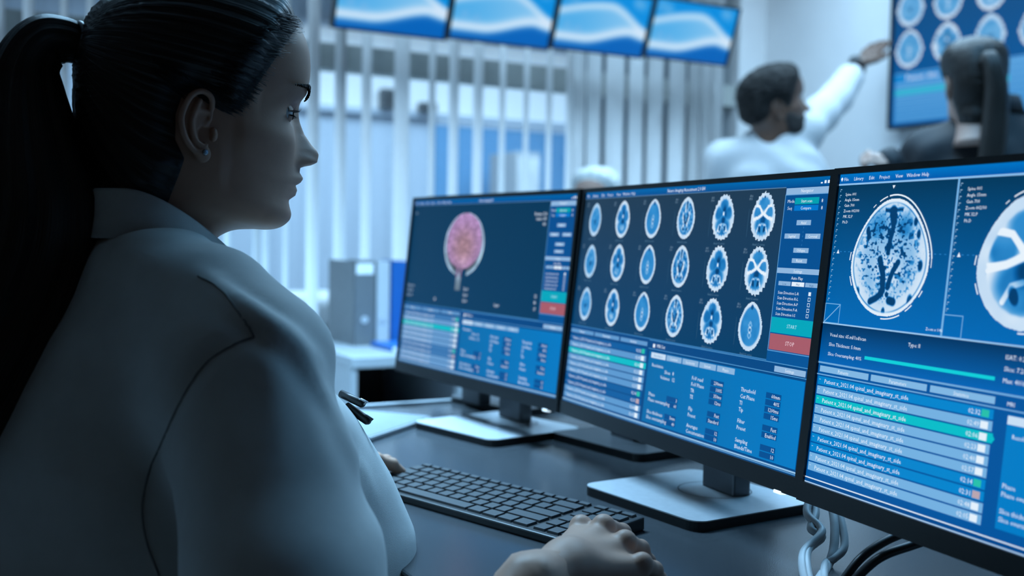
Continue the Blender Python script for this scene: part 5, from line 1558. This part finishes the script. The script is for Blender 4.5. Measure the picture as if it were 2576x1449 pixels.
def figure(label, O, th_head, pitch, hscale, N, th_body, skin, coat_m, hair_poly, hair_m, hair_thick, curly, arms, seated, cname, tz=None, head_roll=0.0, root=(-.096, 0, .07), hname='hair', edge=.025):
    """background person: root, body (head, hands, under-body), hair, garment"""
    O = np.array(O, float); N = np.array(N, float)
    t = thing('person', label, 'person', (N[0], N[1], 0), 0)
    pr = (N[0], N[1], 0)
    hv, hf = head_arrays(72, 3)
    ps = [(to_world(hv, O, th_head, pitch, head_roll, hscale), hf)]
    for sg in (1, -1):
        E_, ef = EAR
        ev = np.stack([E_[:, 0], sg * (0.0655 + E_[:, 2]), E_[:, 1]], 1)
        ps.append((to_world(ev, O, th_head, pitch, head_roll, hscale), [tuple(f) for f in (ef if sg < 0 else ef[:, ::-1])]))
    M = frame(th_body)
    def B(f, r, z): return N + M @ np.array([f, r, z])
    for a in arms:
        hv2, hf2 = simple_hand(a['W'], a['dir'], a.get('up', (0, 0, 1)), a.get('s', 1.05), a.get('curl', .15), .0028, a.get('side', 1), a.get('point', False))
        ps.append((hv2, [tuple(f) for f in hf2]))
    zl = -.62 if seated else -.82
    def coatf(P):
        Q = (P - N) @ M; f, r, z = Q.T
        wd = np.interp(z, [zl, -.45, -.25, -.12, -.05, .0, .05], [.21, .185, .19, .195, .16, .09, .07])
        fr = np.interp(z, [zl, -.45, -.25, -.12, -.05, .0, .05], [.15, .135, .14, .13, .10, .07, .06])
        bk = np.interp(z, [zl, -.45, -.25, -.12, -.05, .0, .05], [-.13, -.11, -.125, -.12, -.10, -.075, -.06])
        c = (fr + bk) / 2; w_ = (fr - bk) / 2
        d = (np.sqrt(((f - c) / w_) ** 2 + (r / wd) ** 2) - 1) * np.minimum(w_, wd) * .9
        d = smax(d, np.maximum(z - .045, zl - z), .02)
        for a in arms:
            S, E, W = [np.array(x) for x in (a['S'], a['E'], a['W'])]
            d0 = np.array(a['dir'], float); d0 /= np.linalg.norm(d0)
            sh = (S - N) @ M
            d = smin(d, chain(Q, [(.0, sh[1] * .3, -.015), sh], [.05, .065], .02), .05)
            rr = a.get('r', (.072, .066, .060, .050))
            fa = (W - E) / np.linalg.norm(W - E)
            d = smin(d, chain(P, [S, (S + E) / 2, E, W - fa * a.get('cut', .03)], rr, .02), .035)
        d += .004 * np.sin(f * 60 + z * 35 + 3 * np.sin(r * 14)) * np.exp(-((z + .15) / .25) ** 2)
        return d
    pts = np.array([a[k] for a in arms for k in ('S', 'E', 'W')] + [B(.2, .24, zl), B(-.2, -.24, .06), B(.2, -.24, 0), B(-.2, .24, 0)])
    V, Fc = surface_nets(coatf, pts.min(0) - .09, pts.max(0) + .09, .011)
    V, Fc = smooth_arrays(V, Fc, 2, .5)
    g = pobj(cname, V, [tuple(f) for f in Fc], coat_m, t, pr)
    def legs(P):
        Q = (P - N) @ M
        zf = -N[2]
        d = None
        for s in (-1, 1):
            if seated: j = [(.03, s * .1, zl + .05), (.42, s * .12, zl + .04), (.38, s * .12, zf + .09)]
            else: j = [(.0, s * .10, zl + .10), (.01, s * .11, -.98), (-.01, s * .11, zf + .08)]
            e = chain(Q, j, [.105, .075, .06], .02)
            e = smin(e, caps(Q, (j[2][0] + .0, s * .115, zf + .045), (j[2][0] + .16, s * .125, zf + .038), .044, .036), .02)
            d = e if d is None else np.minimum(d, e)
        return d
    c0 = B(.15, 0, 0)
    V, Fc = surface_nets(legs, (c0[0] - .6, c0[1] - .6, 0.0), (c0[0] + .6, c0[1] + .6, N[2] + zl + .3), .016)
    pobj('trousers', V, [tuple(f) for f in Fc], M_SUIT, t, pr)
    ps.append(tube_arrays([tuple(B(.0, 0, .06)), tuple(B(.02, 0, -.3))], [.055, .09], 12))
    for a in arms: ps.append(tube_arrays([tuple(B(.01, 0, -.05)), tuple(a['S']), tuple(a['E']), tuple(a['W']), tuple(np.array(a['W']) + np.array(a['dir']) / np.linalg.norm(a['dir']) * .03)], [.04, .04, .034, .022, .02], 10))
    V, Fc = join_arrays(ps)
    pobj('body', V, Fc, skin, t, pr)
    cv, cf, cuv = hair_cap(hair_poly, root, hair_thick, 110, 3, .0015 if not curly else 0, curly, edge)
    h_ = pobj(hname, to_world(cv, O, th_head, pitch, head_roll, hscale), cf, hair_m, t, pr)
    set_uv(h_, cuv)
    # collar
    V, Fc = [], []
    for i in range(33):
        ph_ = math.radians(-150 + 300 * i / 32); ap = abs(math.degrees(ph_)); zt = .085 - .07 * float(sst(50, 150, np.array(ap)))
        for R_, z_ in ((0, zt - .03), (.002, zt), (.010, zt), (.024, zt - .045)):
            V.append(B(.018 - (.066 + R_) * math.cos(ph_), (.068 + R_) * math.sin(ph_), z_))
    for i in range(32):
        for j in range(3): Fc.append((i * 4 + j, (i + 1) * 4 + j, (i + 1) * 4 + j + 1, i * 4 + j + 1))
    co_ = pobj('collar', V, Fc, coat_m, g, pr)
    md_ = co_.modifiers.new('thickness', 'SOLIDIFY'); md_.thickness = .003
    return t, B, h_, pr

# ---- the pointing man
SHORT = [(.108, .104), (.092, .085), (.074, .068), (.064, .045), (.050, .015), (.030, .000), (.016, .026), (-.004, .036), (-.020, .026), (-.026, .004), (-.034, -.012), (-.060, -.026), (-.2, -.030), (-.2, .25), (.2, .25)]
No = np.array(atd(1950, 352, 4.02)); Oo = np.array(atd(1945, 284, 4.0))
Sx = np.array(atd(2022, 330, 4.02)); Wx = np.array(atd(2160, 162, 4.34)); Ex = np.array(atd(2104, 246, 4.20))
hd = np.array(atd(2240, 82, 4.46)) - Wx
thm = math.radians(72)
Mm = frame(thm)
Sl = No + Mm @ np.array([0, -.185, -.075]); El = No + Mm @ np.array([.02, -.235, -.37]); Wl_ = No + Mm @ np.array([.17, -.19, -.55])
man, Bm, hm, prm = figure('person in a white coat pointing a raised arm at the wall screen', Oo, math.radians(2), .24, 1.12, No, thm, M_SKIND, M_COATB, SHORT, M_AFRO, .019, .010,
    [dict(S=Sx, E=Ex, W=Wx, dir=hd, up=(-.4, -.5, .75), s=1.15, curl=.04, side=1, point=False, cut=.10, r=(.070, .068, .062, .056)), dict(S=Sl, E=El, W=Wl_, dir=Mm @ np.array([.5, .3, -.8]), s=1.1)], False, 'white_coat', edge=.035)
BEARD = [(.030, -.008), (.048, -.020), (.070, -.030), (.14, -.028), (.14, -.12), (.05, -.10), (.02, -.075), (.012, -.03)]
cv, cf, cuv = hair_cap(BEARD, (-.096, 0, .07), .006, 110, 3, 0, .003, .010)
def biggest(faces):
    par = {}
    def find(a):
        while par.setdefault(a, a) != a: a = par[a]
        return a
    for f in faces:
        r0 = find(f[0])
        for i in f[1:]:
            ri = find(i)
            if ri != r0: par[ri] = r0
    cnt = {}
    for f in faces: cnt[find(f[0])] = cnt.get(find(f[0]), 0) + 1
    top = max(cnt, key=cnt.get)
    return [f for f in faces if find(f[0]) == top]
bf_ = biggest([f for f in cf[:-1] if max(cv[i][2] for i in f) < 0.02])
ub = sorted({i for f in bf_ for i in f}); mb = {v: k for k, v in enumerate(ub)}
bo_ = pobj('beard', to_world(cv[ub], Oo, math.radians(2), .24, 0, 1.12), [tuple(mb[i] for i in f) for f in bf_], M_AFRO, man, prm)
hdn = hd / np.linalg.norm(hd)
wt = thing('wristwatch', 'dark wristwatch on the raised arm of the pointing person', 'watch', Wx - (Wx - Ex) / np.linalg.norm(Wx - Ex) * .022, 0)
up0 = np.array([-.4, -.5, .75]); up0 -= hdn * (up0 @ hdn); up0 /= np.linalg.norm(up0); ac = np.cross(hdn, up0)
ring = [tuple(up0 * .030 * math.cos(2 * PI * k / 20) + ac * .032 * math.sin(2 * PI * k / 20)) for k in range(21)]
V, Fc = tube_arrays(ring, .008, 8, False); mesh_obj('strap', V, Fc, M_BLACK, wt, True)
V, Fc = tube_arrays([tuple(up0 * .030), tuple(up0 * .043)], .021, 18); mesh_obj('watch_case', V, Fc, M_DKGREY, wt, True)

# ---- woman with a ponytail in front of the wall screen
Op = np.array(atd(2452, 226, 3.0)); Np = np.array(atd(2492, 322, 3.03)); thp = math.radians(78)
Mp = frame(thp)
LONG = [(.1024, .1146), (.0850, .0965), (.0690, .0750), (.0520, .0490), (.0440, .0340), (.0300, .0120), (.0110, .0250), (-.004, .036), (-.022, .020), (-.0230, -.010), (-.0150, -.0260), (-.0260, -.0700), (-.0400, -.0980), (-.1000, -.1080), (-.2, -.11), (-.2, .25), (.14, .25), (.118, .1260)]
fw = np.array(atd(2240, 408, 2.96)); fd = np.array(atd(2196, 392, 2.95)) - fw
pony, Bp, hp, prp = figure('person in a dark jacket standing before the wall screen', Op, math.radians(82), -.02, 1.0, Np, thp, M_SKINP, M_SUIT, LONG, M_HAIR2, .011, 0,
    [dict(S=Np + Mp @ np.array([.02, -.165, -.07]), E=Np + Mp @ np.array([.10, -.20, -.30]), W=fw, dir=fd, up=(-.2, -.4, .8), s=.72, curl=1.1, side=-1, cut=.0, r=(.06, .055, .048, .040)),
     dict(S=Np + Mp @ np.array([.0, .165, -.07]), E=Np + Mp @ np.array([-.02, .20, -.32]), W=Np + Mp @ np.array([.14, .17, -.48]), dir=Mp @ np.array([.6, -.2, -.6]), s=.95, r=(.06, .055, .048, .038))], False, 'dark_jacket')
q = np.array(catmull([(-.090, 0, .060, .020), (-.116, .004, .064, .022), (-.130, .012, .040, .024), (-.134, .020, -.02, .028), (-.134, .020, -.09, .032), (-.140, .012, -.17, .032), (-.146, .0, -.25, .028), (-.15, -.01, -.31, .008)], 5))
V, Fc, uv = [], [], []
for i in range(len(q)):
    t_ = q[min(i + 1, len(q) - 1), :3] - q[max(i - 1, 0), :3]; t_ /= np.linalg.norm(t_)
    a = np.array([0, 1.0, 0]); b = np.cross(t_, a); b /= np.linalg.norm(b)
    for k in range(28):
        an = 2 * PI * k / 28; rr = q[i, 3] * (1 + .07 * math.sin(5 * an + .05 * i) + .05 * math.sin(9 * an))
        V.append(q[i, :3] + a * rr * math.cos(an) + b * rr * math.sin(an)); uv.append((an / (2 * PI), i / len(q) * .5))
for i in range(len(q) - 1):
    for k in range(28): Fc.append((i * 28 + k, i * 28 + (k + 1) % 28, (i + 1) * 28 + (k + 1) % 28, (i + 1) * 28 + k))
pt2 = pobj('ponytail', to_world(np.array(V), Op, math.radians(82), -.02), Fc, M_HAIR2, hp, prp); set_uv(pt2, uv)

# ---- white-haired person seated behind the middle monitor
Ow = np.array(atd(1503, 523, 3.9)); Nw = Ow + np.array([.02, .02, -.13]); thw = math.radians(250)
Mw_ = frame(thw)
figure('person seated behind the middle monitor, only the head top showing', Ow, math.radians(248), -.05, 1.0, Nw, thw, M_SKINP, M_COATB, SHORT, M_WHAIR, .012, .003,
    [dict(S=Nw + Mw_ @ np.array([.02, s * .17, -.07]), E=Nw + Mw_ @ np.array([.05, s * .22, -.32]), W=Nw + Mw_ @ np.array([.26, s * .14, -.38]), dir=Mw_ @ np.array([1, -s * .2, -.1]), s=1.0, side=-s) for s in (-1, 1)], True, 'white_coat')
st = thing('stool', 'stool under the person seated behind the monitors', 'stool', (Nw[0], Nw[1], 0), 0)
V, Fc = tube_arrays([(0, 0, Nw[2] - .69), (0, 0, Nw[2] - .63)], .19, 24); mesh_obj('seat', V, Fc, M_SUIT, st, False)
V, Fc = tube_arrays([(0, 0, .0), (0, 0, Nw[2] - .69)], .03, 12); mesh_obj('post', V, Fc, M_NECK, st, True)
V, Fc = tube_arrays([(0, 0, .0), (0, 0, .02)], .2, 24); mesh_obj('foot', V, Fc, M_NECK, st, False)
